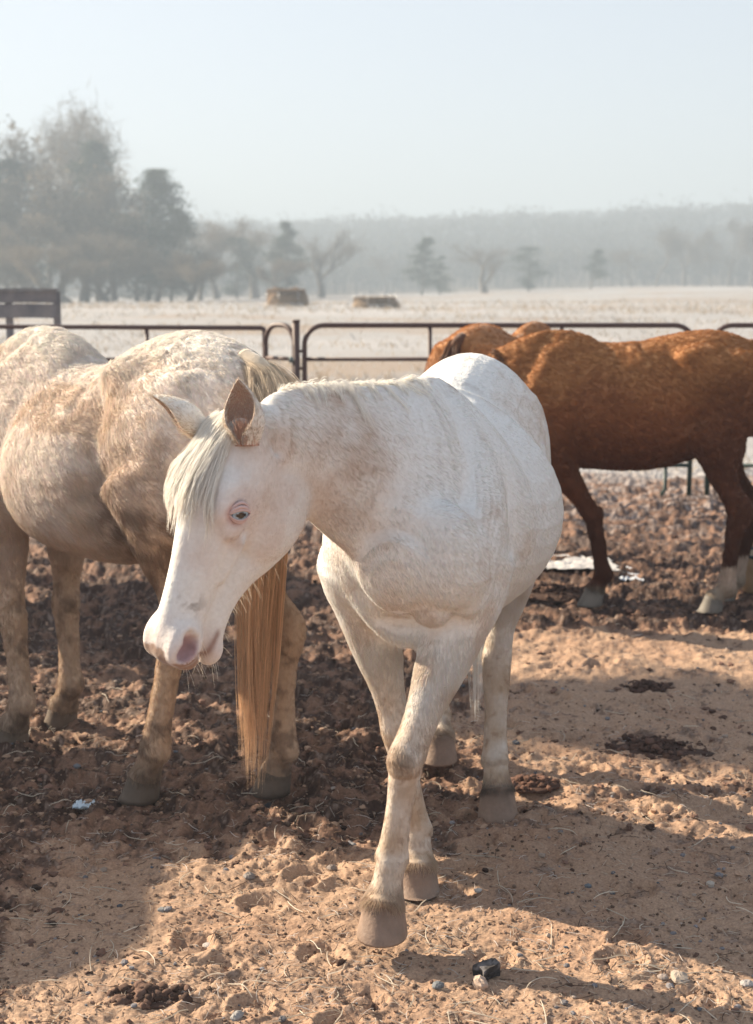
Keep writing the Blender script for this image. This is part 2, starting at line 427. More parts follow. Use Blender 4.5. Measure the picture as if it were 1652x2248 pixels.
def ear_geo(base, axis, opening, s, length=.17):
    """a cupped ear: C-shaped sections from base to tip, with thickness"""
    ax = unit(axis); op = unit(np.array(opening)-ax*np.dot(opening, ax)); lat = np.cross(ax, op)
    rows = [(0, .030, 3.05), (.12, .040, 2.9), (.3, .050, 2.45), (.5, .048, 2.05), (.7, .037, 1.75), (.85, .023, 1.6), (.95, .011, 1.5), (1.0, .003, 1.4)]
    A = crom(np.array(rows), 3); n = 15; outer = []; inner = []
    for t, r, spread in A:
        bend = op*(.018*(t**2))+0
        a = np.linspace(-spread, spread, n)                     # 0 = back of the ear
        prof = (-np.cos(a))[:, None]*op*.72+np.sin(a)[:, None]*lat
        th = .0035*(1-.6*t)
        c = np.array(base)+ax*length*s*t+bend*s
        outer.append(c+prof*r*s); inner.append(c+prof*(r-th*1.2)*s+op*th*s)
    m = len(A); V = np.concatenate(outer+inner); Q = []
    for i in range(m-1):
        for j in range(n-1):
            a_ = i*n+j; Q.append([a_, a_+1, a_+n+1, a_+n]); b_ = m*n+a_; Q.append([b_, b_+n, b_+n+1, b_+1])
        for j in (0, n-1):
            a_ = i*n+j; b_ = m*n+a_; q = [a_, a_+n, b_+n, b_]; Q.append(q if j == 0 else q[::-1])
    return V, np.array(Q)

def smooth_noise_fac(x, a, b): return np.clip((x-a)/(b-a), 0, 1)**2*(3-2*np.clip((x-a)/(b-a), 0, 1))
ss = smooth_noise_fac

GROOVES = (((( .02, 1.44), (.14, 1.27), (.235, 1.13), (.28, 1.02), (.27, .92)), -.014, .042), (((-.15, 1.24), (-.11, 1.05), (-.08, .88)), -.015, .060),
           (((.00, 1.20), (.10, 1.09), (.20, 1.04)), -.006, .032), (((.05, 1.34), (.09, 1.22), (.12, 1.12)), .007, .035), (((-.60, 1.28), (-.62, 1.14), (-.63, 1.02)), -.020, .060),
           (((-1.0, 1.28), (-.95, 1.10), (-.93, .92)), -.008, .038))
def muscle_lines(V, N, s, k):
    """hollows and swellings between the muscles of the sides and the breast"""
    d = np.zeros(len(V)); x, z = V[:, 0]/s, V[:, 2]/s
    for pts, amp, wd in GROOVES:
        best = np.full(len(V), 9.0)
        for (x0, z0), (x1, z1) in zip(pts[:-1], pts[1:]):
            t = np.clip(((x-x0)*(x1-x0)+(z-z0)*(z1-z0))/((x1-x0)**2+(z1-z0)**2), 0, 1)
            best = np.minimum(best, np.hypot(x-x0-t*(x1-x0), z-z0-t*(z1-z0)))
        d += amp*np.exp(-(best/wd)**2)*ss(np.abs(N[:, 1]), .15, .6)
    br = ss(N[:, 0], .1, .7)*ss(z, .78, .88)*(1-ss(z, .94, 1.14))*ss(x, .08, .2)
    d += -.020*np.exp(-(V[:, 1]/s/.030)**2)*br
    return V+N*(d*k*s)[:, None]

def horse_shape(p, h, hi=True):
    """one continuous body mesh in the horse's own frame (x forward, y left, withers over the origin)"""
    s = p['s']; parts = []
    b = p['belly']; w = p['wide']; sway = p.get('sway', 0.0); bend = p.get('bend', 0.0)
    def yc(x): return bend*x*x
    def T(x, top, bot, hw, pf=.25, pb=.10, mid=.5):
        zc = bot+(top-bot)*mid
        return [x*s, yc(x)*s, zc*s, hw*s, (top-zc)*s, (zc-bot)*s, pf, pb]
    cz = p.get('croupz', 0); gz = b+.03; cp = p.get('croup', .30); cw = p.get('chest', 1.0)
    rows = [T(-1.10, 1.33, 1.06, .13, .2, .1), T(-1.03, 1.415+cz, .99, .195, cp-.05), T(-.93, 1.462+cz, .93, .245, cp-.02), T(-.80, 1.475+cz, .875, .262, cp), T(-.67, 1.455+cz-sway*.3, b+.055, max(w-.055, .225), .30), T(-.52, 1.415+cz*.5-sway, b+.008, w, .28, .05, .46),
            T(-.36, 1.392-sway, b, w*1.02, .28, .05, .46), T(-.20, 1.41-sway*.5, b+.01, w*.94, .40, .06, .44), T(-.06, 1.468, gz, max(.235, w*.80)*cw, .52, .12, .42), T(.08, 1.45, gz, .215*cw, .52, .15, .42), T(.20, 1.36, gz+.01, .195*cw, .45, .2, .45), T(.30, 1.24, gz+.05, .150*cw, .3, .2), T(.36, 1.12, gz+.12, .095*cw, .2, .2)]
    parts.append((*loft(rows, (0, 1, 0), sub=4, n=36), .03, 1))
    # rump, thighs, shoulders
    for q, leg in ((1, 'hl'), (-1, 'hr')):
        L_ = p[leg]; S = np.array(L_['S']); y0 = yc(-.9)
        c = np.array([-.90, q*.125+y0, 1.22]); dx = (S[0]+.78)*.5
        parts.append((*loft([[-.86*s, (q*.13+y0)*s, 1.30*s, .10*s, .17*s, .19*s], [(-.885+dx*.3)*s, (q*.15+y0)*s, 1.16*s, .115*s, .19*s, .215*s], [(-.875+dx*.7)*s, (q*.16+y0)*s, 1.03*s, .112*s, .18*s, .195*s], [(S[0]-.06)*s, S[1]*s, (S[2]+.04)*s, .098*s, .13*s, .14*s], [(S[0]-.08)*s, S[1]*s, (S[2]-.07)*s, .078*s, .09*s, .11*s]], (0, 1, 0)), .032, 1))
        parts.append((*hindleg(S*s, np.array(L_['J'])*s, np.array(L_['F'])*s, np.array(L_['C'])*s, s, (0, 1, 0), L_['dir'], p.get('leg', 1.2)), .035, 1))
        J = np.array(L_['J'])*s; F_ = np.array(L_['F'])*s; Sx = S*s; d = unit(Sx-J); f = unit(L_['dir'])
        hb = J-f*.050*s+np.array([0, 0, .035*s])
        parts.append((*loft([list(J+d*.20*s-f*.050*s)+[.014*s, .014*s, .014*s], list(J+d*.10*s-f*.060*s)+[.014*s, .014*s, .014*s], list(hb)+[.024*s, .026*s, .024*s], list(J-f*.042*s-np.array([0, 0, .05*s]))+[.02*s]*3], (0, 1, 0)), .03, 1))      # achilles and point of hock
        parts.append((*ellipsoid(F_-f*.030*s-np.array([0, 0, .012*s]), (.024*s, .026*s, .028*s)), .02, 1))
        if p.get('hip', 1): parts.append((*ellipsoid((p.get('hipx', -.72)*s, (q*.175+y0)*s, 1.335*s), (.08*s, .03*s, .045*s)), .08, 1))     # point of hip
        parts.append((*ellipsoid(((-1.055)*s, (q*.11+y0)*s, 1.17*s), (.06*s, .07*s, .17*s)), .07, 1))                         # buttock
        parts.append((*ellipsoid(((S[0]+.0)*s, (S[1]+q*.0)*s, (S[2]+.10)*s), (.10*s, .062*s, .17*s)), .06, 1))     # front of the thigh
        parts.append((*ellipsoid((S[0]*s+.025*s, S[1]*s+q*.01*s, (S[2]+.03)*s), (.06*s, .06*s, .085*s)), .05, 1))              # stifle
    for q, leg in ((1, 'fl'), (-1, 'fr')):
        L_ = p[leg]; E = np.array(L_['E']); K = np.array(L_['K'])
        sw = (K[0]-.09)*.35
        parts.append((*loft([[-.01*s, q*.075*s, 1.36*s, .035*s, .07*s, .07*s], [.03*s, q*.125*cw*s, 1.22*s, .065*s, .13*s, .12*s], [(.10+sw*.3)*s, q*.160*cw*s, 1.08*s, .075*s, .14*s, .14*s], [(.15+sw)*s, q*.155*cw*s, .98*s, .072*s, .12*s, .15*s], [(E[0]+.02)*s, E[1]*s, E[2]*s, .07*s, .10*s, .13*s]], (0, 1, 0)), .035, 1))   # shoulder blade, upper arm
        parts.append((*ellipsoid(((.25+sw)*s, q*.115*cw*s, 1.03*s), (.075*s, .075*cw*s, .13*s)), .06, 1))       # point of shoulder
        parts.append((*ellipsoid(((.235+sw*.5)*s, q*.07*cw*s, .945*s), (.085*s, .070*cw*s, .115*s)), .016, 1))      # breast muscle
        parts.append((*foreleg(E*s, K*s, np.array(L_['F'])*s, np.array(L_['C'])*s, s, L_.get('side', (0, 1, 0)), L_['dir'], p.get('leg', 1.2)), .035, 1))
        F_ = np.array(L_['F'])*s; f = unit(L_['dir'])
        parts.append((*ellipsoid(F_-f*.030*s-np.array([0, 0, .012*s]), (.024*s, .026*s, .028*s)), .02, 1))
        parts.append((*ellipsoid(K*s-f*.034*s+np.array([0, 0, .012*s]), (.022*s, .026*s, .034*s)), .02, 1))
        parts.append((*ellipsoid((E[0]*s-.085*s, E[1]*s, (E[2]+.0)*s), (.05*s, .05*s, .07*s)), .05, 1))    # elbow
    # neck
    P = np.array(p['poll'], float)*s; A = unit(p['A']); D = unit(np.array(p['D'])-A*np.dot(p['D'], A)); Lh = np.cross(D, A)
    nk = p.get('neck', 1.0); arch = p.get('arch', .03)
    B0 = np.array([-.05, 0, 1.20])*s; B1 = np.array([.17, 0, 1.19])*s; N1 = P-D*.075*s+A*.02*s
    Bt = unit(np.array([.85, 0, .35])+.0); d = np.linalg.norm(N1-B1)
    Nt = unit(N1-B1)*.75+unit(D*.6+A*.5)*.35
    rows = [list(B0)+[.10*s, .20*s, .26*s, .5, .3]]; sides = [(0, 1, 0)]
    for t in (0, .2, .4, .6, .8, 1.0):
        c0, c1, c2, c3 = B1, B1+(N1-B1)*.33+np.array([.03, 0, .0])*s, B1+(N1-B1)*.68+np.array([0, 0, arch])*s, N1
        c = (1-t)**3*c0+3*(1-t)**2*t*c1+3*(1-t)*t*t*c2+t**3*c3
        rs = np.interp(t, [0, .2, .4, .6, .8, 1], [.125, .108, .092, .082, .074, .070])*s*nk
        rf = np.interp(t, [0, .2, .4, .6, .8, 1], [.215, .190, .165, .140, .118, .095])*s*p.get('neckt', nk)
        rb = np.interp(t, [0, .2, .4, .6, .8, 1], [.27, .225, .185, .150, .125, .105])*s*p.get('neckb', nk)
        rows.append(list(c)+[rs, rf, rb, .55-.2*t, .15]); sides.append(tuple(np.array([0, 1, 0])*(1-t)+Lh*t))
    parts.append((*loft(rows, np.array(sides), sub=4, n=30), .045, 1))
    hp, fr = head_parts(P, A, D, s*p.get('head', 1.0), hi, p.get('headw', 1.0), p.get('headd', 1.0))
    parts += hp
    lo = np.min([q[0].min(0) for q in parts], 0)-.05; hi_ = np.max([q[0].max(0) for q in parts], 0)+.05
    V, Q = sdf_union(parts, h, lo, hi_)
    V = relax(V, Q, 2, .4)
    return V, Q, dict(P=P, A=fr[0], D=fr[1], L=fr[2], sh=s*p.get('head', 1.0), wid=p.get('headw', 1.0), dep=p.get('headd', 1.0), neck=(B1, N1), s=s)

# ------------------------------------------------------------------ eyes, lids, ears, hooves
def head_pt(F, a, d, l=0.0): return F['P']+F['sh']*(a*F['A']+d*F['dep']*F['D']+l*F['wid']*F['L'])

def make_eye(F, q, parent, mats, pale):
    """eyeball with iris and slit pupil, and the two lids"""
    s = F['sh']; A, D, L = F['A'], F['D'], F['L']
    out = unit(q*L*.93+D*.18+A*.30)                      # gaze
    fw = unit(A-out*np.dot(A, out)); up = unit(np.cross(fw, out)); up = up if np.dot(up, D) > 0 else -up
    hor = unit(np.cross(out, [0, 0, 1.0])); hor = unit(hor-out*np.dot(hor, out))
    ver = unit(np.cross(out, hor)); ver = ver if np.dot(ver, D) > 0 else -ver
    c = head_pt(F, .212, .018, q*.100)-out*.0235*s; r = .0285*s
    n, m = 40, 24; th = np.linspace(0, math.pi, m+1); ph = np.arange(n)*2*math.pi/n
    V = [c+r*out]; 
    for t in th[1:-1]:
        for p_ in ph: V.append(c+r*(math.cos(t)*out+math.sin(t)*(math.cos(p_)*hor+math.sin(p_)*ver)))
    V.append(c-r*out); V = np.array(V); Q = []; T = []
    for i in range(m-2):
        for j in range(n): a = 1+i*n+j; b = 1+i*n+(j+1) % n; Q.append([a, a+n, b+n, b])
    for j in range(n):
        T.append([0, 1+j, 1+(j+1) % n]); e = 1+(m-2)*n; T.append([len(V)-1, e+(j+1) % n, e+j])
    ball = mesh_obj('eyeball', V, Q, mats['eye'], parent, True, T)
    X = (V-c)@hor/r; Y = (V-c)@ver/r; Z = (V-c)@out/r
    rad = np.sqrt(X*X+Y*Y); col = np.empty((len(V), 3))
    white = np.array([.62, .58, .56]); iris = np.array([.30, .42, .52]) if pale else np.array([.06, .03, .015])
    ring = np.array([.10, .13, .17]); pup = np.array([.006, .006, .01])
    col[:] = white; col[rad < .74] = ring; k = rad < .68; col[k] = iris*(0.8+.5*np.random.RandomState(1).rand(k.sum()))[:, None]
    col[((X/.44)**2+(Y/.27)**2) < 1] = pup
    col[Z < 0] = white
    set_col(ball, col)
    # lids: two almond-shaped folds round the opening
    for nm, sg in (('upper_lid', 1), ('lower_lid', -1)):
        G = Geo(); pts = []; rr = []
        for t in np.linspace(-1, 1, 17):
            x = t*.92; y = sg*(.50 if sg > 0 else .46)*(1-abs(t)**2.2)-.02
            z = math.sqrt(max(1.10-x*x*.9-y*y, .12))
            pts.append(c+r*(x*hor+y*ver+z*out)); rr.append(r*(.105 if sg > 0 else .085)*(1-.45*abs(t)**3))
        G.tube(pts, rr, 10); 
        if sg > 0:
            pts2 = [p_+r*(.20*ver*(1-abs(t)**2)+.02*ver-.10*out) for p_, t in zip(pts, np.linspace(-1, 1, 17))]
            G.tube(pts2, [a*1.5 for a in rr], 10)
            pts3 = [p_+r*(.52*ver*(1-abs(t)**2)+.02*ver-.26*out) for p_, t in zip(pts, np.linspace(-1, 1, 17))]
            G.tube(pts3, [a*1.3 for a in rr], 10)
        else:
            pts2 = [p_-r*(.20*ver*(1-abs(t)**2)+.12*out) for p_, t in zip(pts, np.linspace(-1, 1, 17))]
            G.tube(pts2, [a*1.5 for a in rr], 10)
        G.build(nm, mats['lid'], parent, True)

def make_ear(F, q, axis, opening, parent, mats, length=.145, base=(.058, .042, .068)):
    b = head_pt(F, base[0], base[1], q*base[2])
    V, Q = ear_geo(b+unit(axis)*.004, axis, opening, F['sh'], length)
    e = mesh_obj('ear', V, Q, mats['skin'], parent)
    n = len(V)//2
    t = ((V-b)@unit(axis))/(length*F['sh'])
    c = np.empty((len(V), 3)); c[:n] = np.minimum(mats['coat_rgb']*.98, .9)
    c[n:] = np.array(mats['ear_in']); 
    set_col(e, c); e['label'] = 'furry pointed ear'
    return e, V, Q

def local_frame(root, head):
    h = unit([head[0], head[1], 0]); l = np.array([-h[1], h[0], 0]); M = np.array([h, l, [0, 0, 1.]]); r = np.array([root[0], root[1], 0.])
    return (lambda w: M@(np.array(w, float)-r)), (lambda v: M@np.array(v, float)), math.atan2(h[1], h[0])

MAIN_ROOT, MAIN_H = (.131, 3.95), (-.217, -.976)
tl, tv, MAIN_RZ = local_frame(MAIN_ROOT, MAIN_H)
def lp(px, py, Y): return tuple(tl(at(px, py, Y)))
phi = math.radians(47)
MAIN = dict(s=1.0, belly=.705, wide=.345, bend=0.0, sway=.0, neck=1.1, neckt=1.31, neckb=1.13, arch=.02, head=.99, headw=1.18, headd=1.22, leg=1.3, hip=0, croup=.15, chest=1.12, croupz=.03,
    poll=lp(546, 930, 3.36), A=tuple(tv((-.36, -.20, -.90))), D=tuple(tv((-math.cos(phi), -math.sin(phi), .40))),
    fl=dict(E=(.11, .15, .90), K=lp(893, 1660, 3.58), F=lp(860, 1880, 3.56), C=lp(842, 1978, 3.52), dir=tuple(tv((-.15, -.98, 0)))),
    fr=dict(E=(.06, -.165, .90), K=lp(872, 1600, 3.93), F=lp(915, 1822, 3.94), C=lp(916, 1893, 3.91), dir=tuple(tv((-.05, -1, 0)))),
    hl=dict(S=(-.74, .17, .90), J=lp(1090, 1440, 4.62), F=lp(1086, 1668, 4.49), C=lp(1092, 1728, 4.46), dir=tuple(tv((.0, -1, 0)))),
    hr=dict(S=(-.82, -.15, .88), J=lp(950, 1430, 5.12), F=lp(963, 1570, 5.0), C=lp(964, 1615, 4.93), dir=tuple(tv((-.1, -1, 0)))))

PAL_ROOT, PAL_H = (-1.22, 5.22), (-.73, .68)
tl, tv, PAL_RZ = local_frame(PAL_ROOT, PAL_H)
PAL = dict(s=1.07, belly=.725, wide=.31, sway=.04, hipx=-.67, leg=1.25, arch=.02, poll=(.66, .10, 1.32), A=(.55, .05, -.83), D=(.83, .05, .55),
    fl=dict(E=(.08, .14, .90), K=(.04, .13, .47), F=(.01, .13, .185), C=(.06, .13, .085), dir=(1, 0, 0)),
    fr=dict(E=(.08, -.14, .90), K=(.10, -.13, .47), F=(.09, -.13, .185), C=(.135, -.13, .085), dir=(1, 0, 0)))
for k_, J_, F_, C_, S_ in (('hl', (392, 1345, 4.48), (338, 1640, 4.56), (318, 1705, 4.60), (-.775, .17, .965)), ('hr', (622, 1385, 4.66), (620, 1640, 4.64), (608, 1690, 4.67), (-.80, -.15, .88))):
    PAL[k_] = dict(S=S_, J=tuple(tl(at(*J_))/1.07), F=tuple(tl(at(*F_))/1.07), C=tuple(tl(at(*C_))/1.07), dir=(1, .1, 0))

BR_ROOT, BR_H = (.94, 7.66), (-1, .03)
tl, tv, BR_RZ = local_frame(BR_ROOT, BR_H)
def lb(px, py, Y): return tuple(tl(at(px, py, Y))/1.02)
BR = dict(s=1.02, belly=.735, wide=.29, sway=-.01, leg=1.25, poll=(.70, .0, 1.05), A=(.35, 0, -.93), D=(.93, 0, .35), arch=-.02,
    fl=dict(E=(.06, .14, .90), K=lb(1300, 1130, 7.6), F=lb(1322, 1258, 7.6), C=lb(1308, 1292, 7.6), dir=(1, 0, 0)),
    fr=dict(E=(.10, -.14, .90), K=(.18, -.13, .47), F=(.22, -.13, .185), C=(.26, -.13, .085), dir=(1, 0, 0)),
    hl=dict(S=(-.80, .16, .90), J=lb(1618, 1125, 7.45), F=lb(1592, 1290, 7.5), C=lb(1570, 1312, 7.5), dir=(1, 0, 0)),
    hr=dict(S=(-.84, -.15, .90), J=lb(1655, 1120, 7.8), F=lb(1612, 1270, 7.8), C=lb(1598, 1300, 7.8), dir=(1, 0, 0)))

# ------------------------------------------------------------------ coats, manes, tails and assembly of a horse
from mathutils.bvhtree import BVHTree
MAT_COAT = skin_mat('horse_skin'); MAT_HAIR = hair_mat('horse_hair', .30, .6, .012); MAT_LONG = hair_mat('long_hair', .28, .45, .03)
MAT_HOOF = skin_mat('hoof_horn', .6, 0.0, .5); MAT_LID = skin_mat('eyelid_skin', .55, .1, .3)
def _eye_mat():
    m, nt, b = new_mat('eyeball'); a = nt.nodes.new('ShaderNodeAttribute'); a.attribute_name = 'pigment'
    nt.links.new(a.outputs['Color'], b.inputs['Base Color']); b.inputs['Roughness'].default_value = .08
    b.inputs['Coat Weight'].default_value = 1.0; b.inputs['Coat Roughness'].default_value = .02
    return m
MAT_EYE = _eye_mat()

def mixc(c, rgb, w): return c*(1-w[:, None])+np.array(rgb)*w[:, None]

def flow_field(V, p, F):
    """direction in which the coat lies, per point"""
    s = F['s']; n = len(V)
    fl = np.tile(unit([-.85, 0, -.45]), (n, 1))
    wl = 1-ss(V[:, 2], .74*s, .95*s); fl = fl*(1-wl[:, None])+np.array([-.08, 0, -1.0])*wl[:, None]
    B, Nn = F['neck']; ax = unit(B-Nn); t = (V-Nn)@ax/np.linalg.norm(B-Nn)
    wn_ = (1-ss(t, .75, 1.15))*ss(V[:, 2], .8*s, .95*s)*(1-ss(np.abs((V-Nn)@np.cross(ax, [0, 1., 0])), .35, .5))
    fl = fl*(1-wn_[:, None])+unit(ax+np.array([0, 0, -.55]))*wn_[:, None]
    a = (V-F['P'])@F['A']; d = (V-F['P'])@F['D']
    wh = ss(a, -.02, .08)*(1-ss(np.linalg.norm(V-F['P']-a[:, None]*F['A'], axis=1), .20, .32))
    hd = F['A'][None, :]*1.0-F['D'][None, :]*.55*ss(-d, -.06, .12)[:, None]
    fl = fl*(1-wh[:, None])+hd*wh[:, None]
    return fl, wh

def coat_strands(V, Q, N, col, fl, ln, count, rad, seed, lift=.35, curl=0.0, cscale=20.0, npt=4, jit=.16):
    rs = np.random.RandomState(seed)
    a, b, c, d = (V[Q[:, i]] for i in range(4))
    ar = .5*np.linalg.norm(np.cross(c-a, d-b), axis=1)
    w = ar*(.15+ln[Q[:, 0]]/ln.max()); w /= w.sum()
    f = rs.choice(len(Q), count, p=w)
    u, v = rs.rand(count), rs.rand(count)
    q = Q[f]; W = np.stack([(1-u)*(1-v), u*(1-v), u*v, (1-u)*v], 1)[:, :, None]
    P = (V[q]*W).sum(1); Nn = (N[q]*W).sum(1); C = (col[q]*W).sum(1); Fl = (fl[q]*W).sum(1); L = (ln[q]*W[:, :, 0]).sum(1)
    Nn /= np.linalg.norm(Nn, axis=1)[:, None]+1e-9
    if curl > 0:
        cz = np.stack([vnoise(P*cscale+s_*31.7, seed+s_) for s_ in range(3)], 1)
        cz2 = np.stack([vnoise(P*cscale*2.6+s_*11.1, seed+7+s_) for s_ in range(3)], 1)
        Fl = Fl/np.linalg.norm(Fl, axis=1)[:, None]+curl*(cz+.6*cz2)
    Fl = Fl+rs.normal(0, .10, (count, 3))
    Fl = Fl-Nn*(Fl*Nn).sum(1)[:, None]; Fl /= np.linalg.norm(Fl, axis=1)[:, None]+1e-9
    L = L*rs.uniform(.6, 1.25, count); lf = lift*rs.uniform(.5, 1.5, count)
    t = np.linspace(0, 1, npt); pts = []
    droop = np.array([0, 0, -1.0])
    for k in t:
        pts.append(P-Nn*.001+(Fl*(k*L)[:, None])+Nn*(lf*L*np.sin(k*1.9)*.75)[:, None]+droop*(L*.12*k*k)[:, None])
    pts = np.stack(pts, 1)
    C = C*rs.uniform(1-jit, 1+jit*.7, count)[:, None]*(1+rs.normal(0, .03, (count, 3)))
    return pts, rad*np.array([1, .9, .65, .15])[:npt], np.clip(C, 0, .95)

def comb(bvh, p, direction, length, n, off0, off1, rs, side=None, wob=.25, grav=.35, pull=0.0):
    """a strand that slides over the body from p"""
    pts = [p]; d = unit(direction); st = length/(n-1)
    for i in range(1, n):
        d = unit(d+np.array([0, 0, -grav])*st/.05*.25+rs.normal(0, wob, 3)*.12)
        q = pts[-1]+d*st
        loc, nor, _, dist = bvh.find_nearest(Vector(q), .25)
        if loc is not None:
            loc = np.array(loc); nor = np.array(nor); o = off0+(off1-off0)*i/(n-1)
            h_ = np.dot(q-loc, nor)
            if h_ < o: q = q+nor*(o-h_)
            elif pull > 0: q = q-nor*(h_-o)*pull
        pts.append(q); d = unit(pts[-1]-pts[-2])
    return np.array(pts)

def locks(guides, per, spread, rs, tipw=.35):
    """fill clumps of strands round guide strands (m,k,3)"""
    out = []
    k = guides.shape[1]; t = np.linspace(0, 1, k)
    for g in guides:
        o = rs.normal(0, spread, (per, 3)); ph = rs.uniform(0, 6.28, per); am = rs.uniform(0, .004, per)
        prof = (1-(1-tipw)*t**1.3)
        S = g[None]+o[:, None, :]*prof[None, :, None]
        S = S+am[:, None, None]*np.sin(ph[:, None, None]+t[None, :, None]*9+np.array([0, 1.5, 3])[None, None, :])*t[None, :, None]
        # uneven lengths
        cut = rs.uniform(.78, 1.05, per); idx = t[None, :]*cut[:, None]*(k-1); i0 = np.clip(np.floor(idx).astype(int), 0, k-2); fr = (idx-i0)[:, :, None]
        S = S[np.arange(per)[:, None], i0]*(1-fr)+S[np.arange(per)[:, None], i0+1]*fr
        out.append(S)
    return np.concatenate(out)

def crest_points(V, F, ts):
    B, Nn = F['neck']; ax = Nn-B; Ln = np.linalg.norm(ax); ax /= Ln
    out = []
    lat0 = np.array([0, 1., 0])
    for t in ts:
        c = B+ax*Ln*t; lat = unit(lat0*(1-t)+F['L']*t); lat = unit(lat-ax*np.dot(lat, ax)); up = np.cross(ax, lat)
        r = V-c; m = (np.abs(r@ax) < .012) & (np.abs(r@lat) < .07)
        if not m.any(): continue
        r = r[m]; k = np.argmax(r@up); out.append((c+r[k], up, lat, ax))
    return out

def build_horse(p, root, rz, h, label, group, coat, opt):
    e = empty('horse', (root[0], root[1], 0), rz); tag(e, label, 'horse', group)
    V, Q, F = horse_shape(p, h, opt.get('hi', True)); s = F['s']
    N = vnormals(V, Q); V = muscle_lines(V, N, s, opt.get('muscle', 1.0)); V = relax(V, Q, 1, .3); N = vnormals(V, Q)
    am = opt.get('relief', .0012)
    V = V+N*(fbm(V, 22, 3, 5)*am*1.6+fbm(V, 70, 2, 9)*am)[:, None]*ss(V[:, 2], .2, .5)[:, None]
    col, ln, hoofc = coat(V, N, p, F)
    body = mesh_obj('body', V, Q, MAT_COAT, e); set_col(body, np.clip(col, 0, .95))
    fl, wh = flow_field(V, p, F)
    n = opt.get('hairs', 0)
    if n:
        pts, r, c = coat_strands(V, Q, N, col, fl, ln, n, opt.get('rad', .0005), opt.get('seed', 1), opt.get('lift', .35), opt.get('curl', 0), opt.get('cscale', 20), 4, opt.get('jit', .16))
        o = strands('coat', pts, r, c, MAT_HAIR, e); o['label'] = opt.get('coat_label', 'short winter hair')
    for k in ('fl', 'fr', 'hl', 'hr'):
        L_ = p[k]; C = np.array(L_['C'])*s
        Vh, Qh, Th = hoof_geo(C, None, L_['dir'], s*p.get('leg', 1.2)*.93, L_.get('lift'))
        if L_.get('lift') is None: Vh[:, 2] = np.maximum(Vh[:, 2], -.002)
        o = mesh_obj('hoof', Vh, Qh, MAT_HOOF, e, True, Th)
        t = (C[2]-Vh[:, 2])/(.09*s); hc = hoofc(k) if callable(hoofc) else hoofc
        cc = np.array(hc)[None]*(1+.25*fbm(Vh*[1, 1, 3], 40, 3, 3))[:, None]*np.where(t < .25, .8, 1.0)[:, None]
        set_col(o, cc)
    mats = dict(eye=MAT_EYE, skin=MAT_COAT, lid=MAT_LID, coat_rgb=np.array(opt['ear_rgb']), ear_in=opt.get('ear_in', (.30, .15, .10)))
    if opt.get('eyes', True):
        for q in (1, -1):
            make_eye(F, q, e, mats, opt.get('pale', False))
        for o in e.children:
            if o.name.split('.')[0] in ('upper_lid', 'lower_lid'): set_col(o, np.tile(np.array(opt.get('lid_rgb', (.1, .05, .04))), (len(o.data.vertices), 1)))
    A, D, L = F['A'], F['D'], F['L']
    earfur = []
    for q in (1, -1):
        ea = opt['ears'][0 if q == 1 else 1] if 'ears' in opt else (-A*.8+D*.15+q*L*.25, D*.4+q*L*.8)
        o, Ve, Qe = make_ear(F, q, ea[0], ea[1], e, mats, opt.get('earlen', .145))
        if n:
            half = len(Ve)//2; Ne = vnormals(Ve, Qe); axl = unit(ea[0])
            qq = Qe; cc = np.empty((len(Ve), 3)); cc[:half] = opt['ear_rgb']; cc[half:] = np.array(opt.get('ear_fur', opt['ear_rgb']))*.8
            ft = np.array(ea[0])/np.linalg.norm(ea[0]); fb = head_pt(F, .058, .042, q*.068); rt = np.random.RandomState(90+q); m_ = 700
            o_ = unit(np.array(ea[1])-ft*np.dot(ea[1], ft)); sd_ = np.cross(ft, o_); off = rt.normal(0, .012, m_)[:, None]*sd_+rt.uniform(-.016, .016, m_)[:, None]*o_
            t_ = np.linspace(0, 1, 4)[None, :, None]; tl_ = rt.uniform(.025, .065, m_)[:, None, None]*s
            tuft = (fb+off)[:, None, :]+t_*tl_*(ft+rt.normal(0, .12, (m_, 3)))[:, None, :]+t_*t_*.012*o_
            strands('ear_tuft', tuft, opt.get('rad', .0005)*1.3*np.array([1, 1, .7, .2]), np.array(opt.get('ear_in', (.30, .15, .10)))*rt.uniform(.8, 1.6, m_)[:, None], MAT_HAIR, o)
            pts, r, c = coat_strands(Ve, qq, Ne, cc, np.tile(axl, (len(Ve), 1)), np.full(len(Ve), .012)*s, int(opt.get('earhairs', 2500)), opt.get('rad', .0005), 5+q, .5)
            earfur.append(pts); earc = c; rr = r
            o2 = strands('ear_fur', pts, r, c, MAT_HAIR, o)
    bvh = BVHTree.FromPolygons([tuple(v) for v in V], [tuple(int(i) for i in q) for q in Q]) if opt.get('mane') or opt.get('tail') else None
    rs = np.random.RandomState(opt.get('seed', 1)+50)
    if opt.get('mane'):
        mo = opt['mane']; G = []
        cp_ = crest_points(V, F, np.linspace(mo.get('t0', .12), .985, mo['n']))
        for (pt, up, lat, ax) in cp_:
            sd = mo['side'] if rs.rand() < mo.get('bias', .8) else -mo['side']
            for _ in range(mo.get('rep', 1)):
                dr = lat*sd*rs.uniform(.7, 1.2)+up*rs.uniform(-.1, .35)+ax*rs.uniform(-.35, .1)
                G.append(comb(bvh, pt+up*.002+ax*rs.normal(0, .006), dr, rs.uniform(*mo['len'])*s*(1.0 if rs.rand() > .08 else 1.8), 12, .002, .006, rs, grav=.6, pull=.5))
        S = locks(np.array(G), mo['per'], .006*s, rs)
        c = np.array(mo['rgb'])*rs.uniform(.78, 1.1, len(S))[:, None]
        strands('mane', S, mo.get('rad', .0006)*np.concatenate([np.ones(9), [.8, .55, .2]]), np.clip(c, 0, .95), MAT_LONG, e)
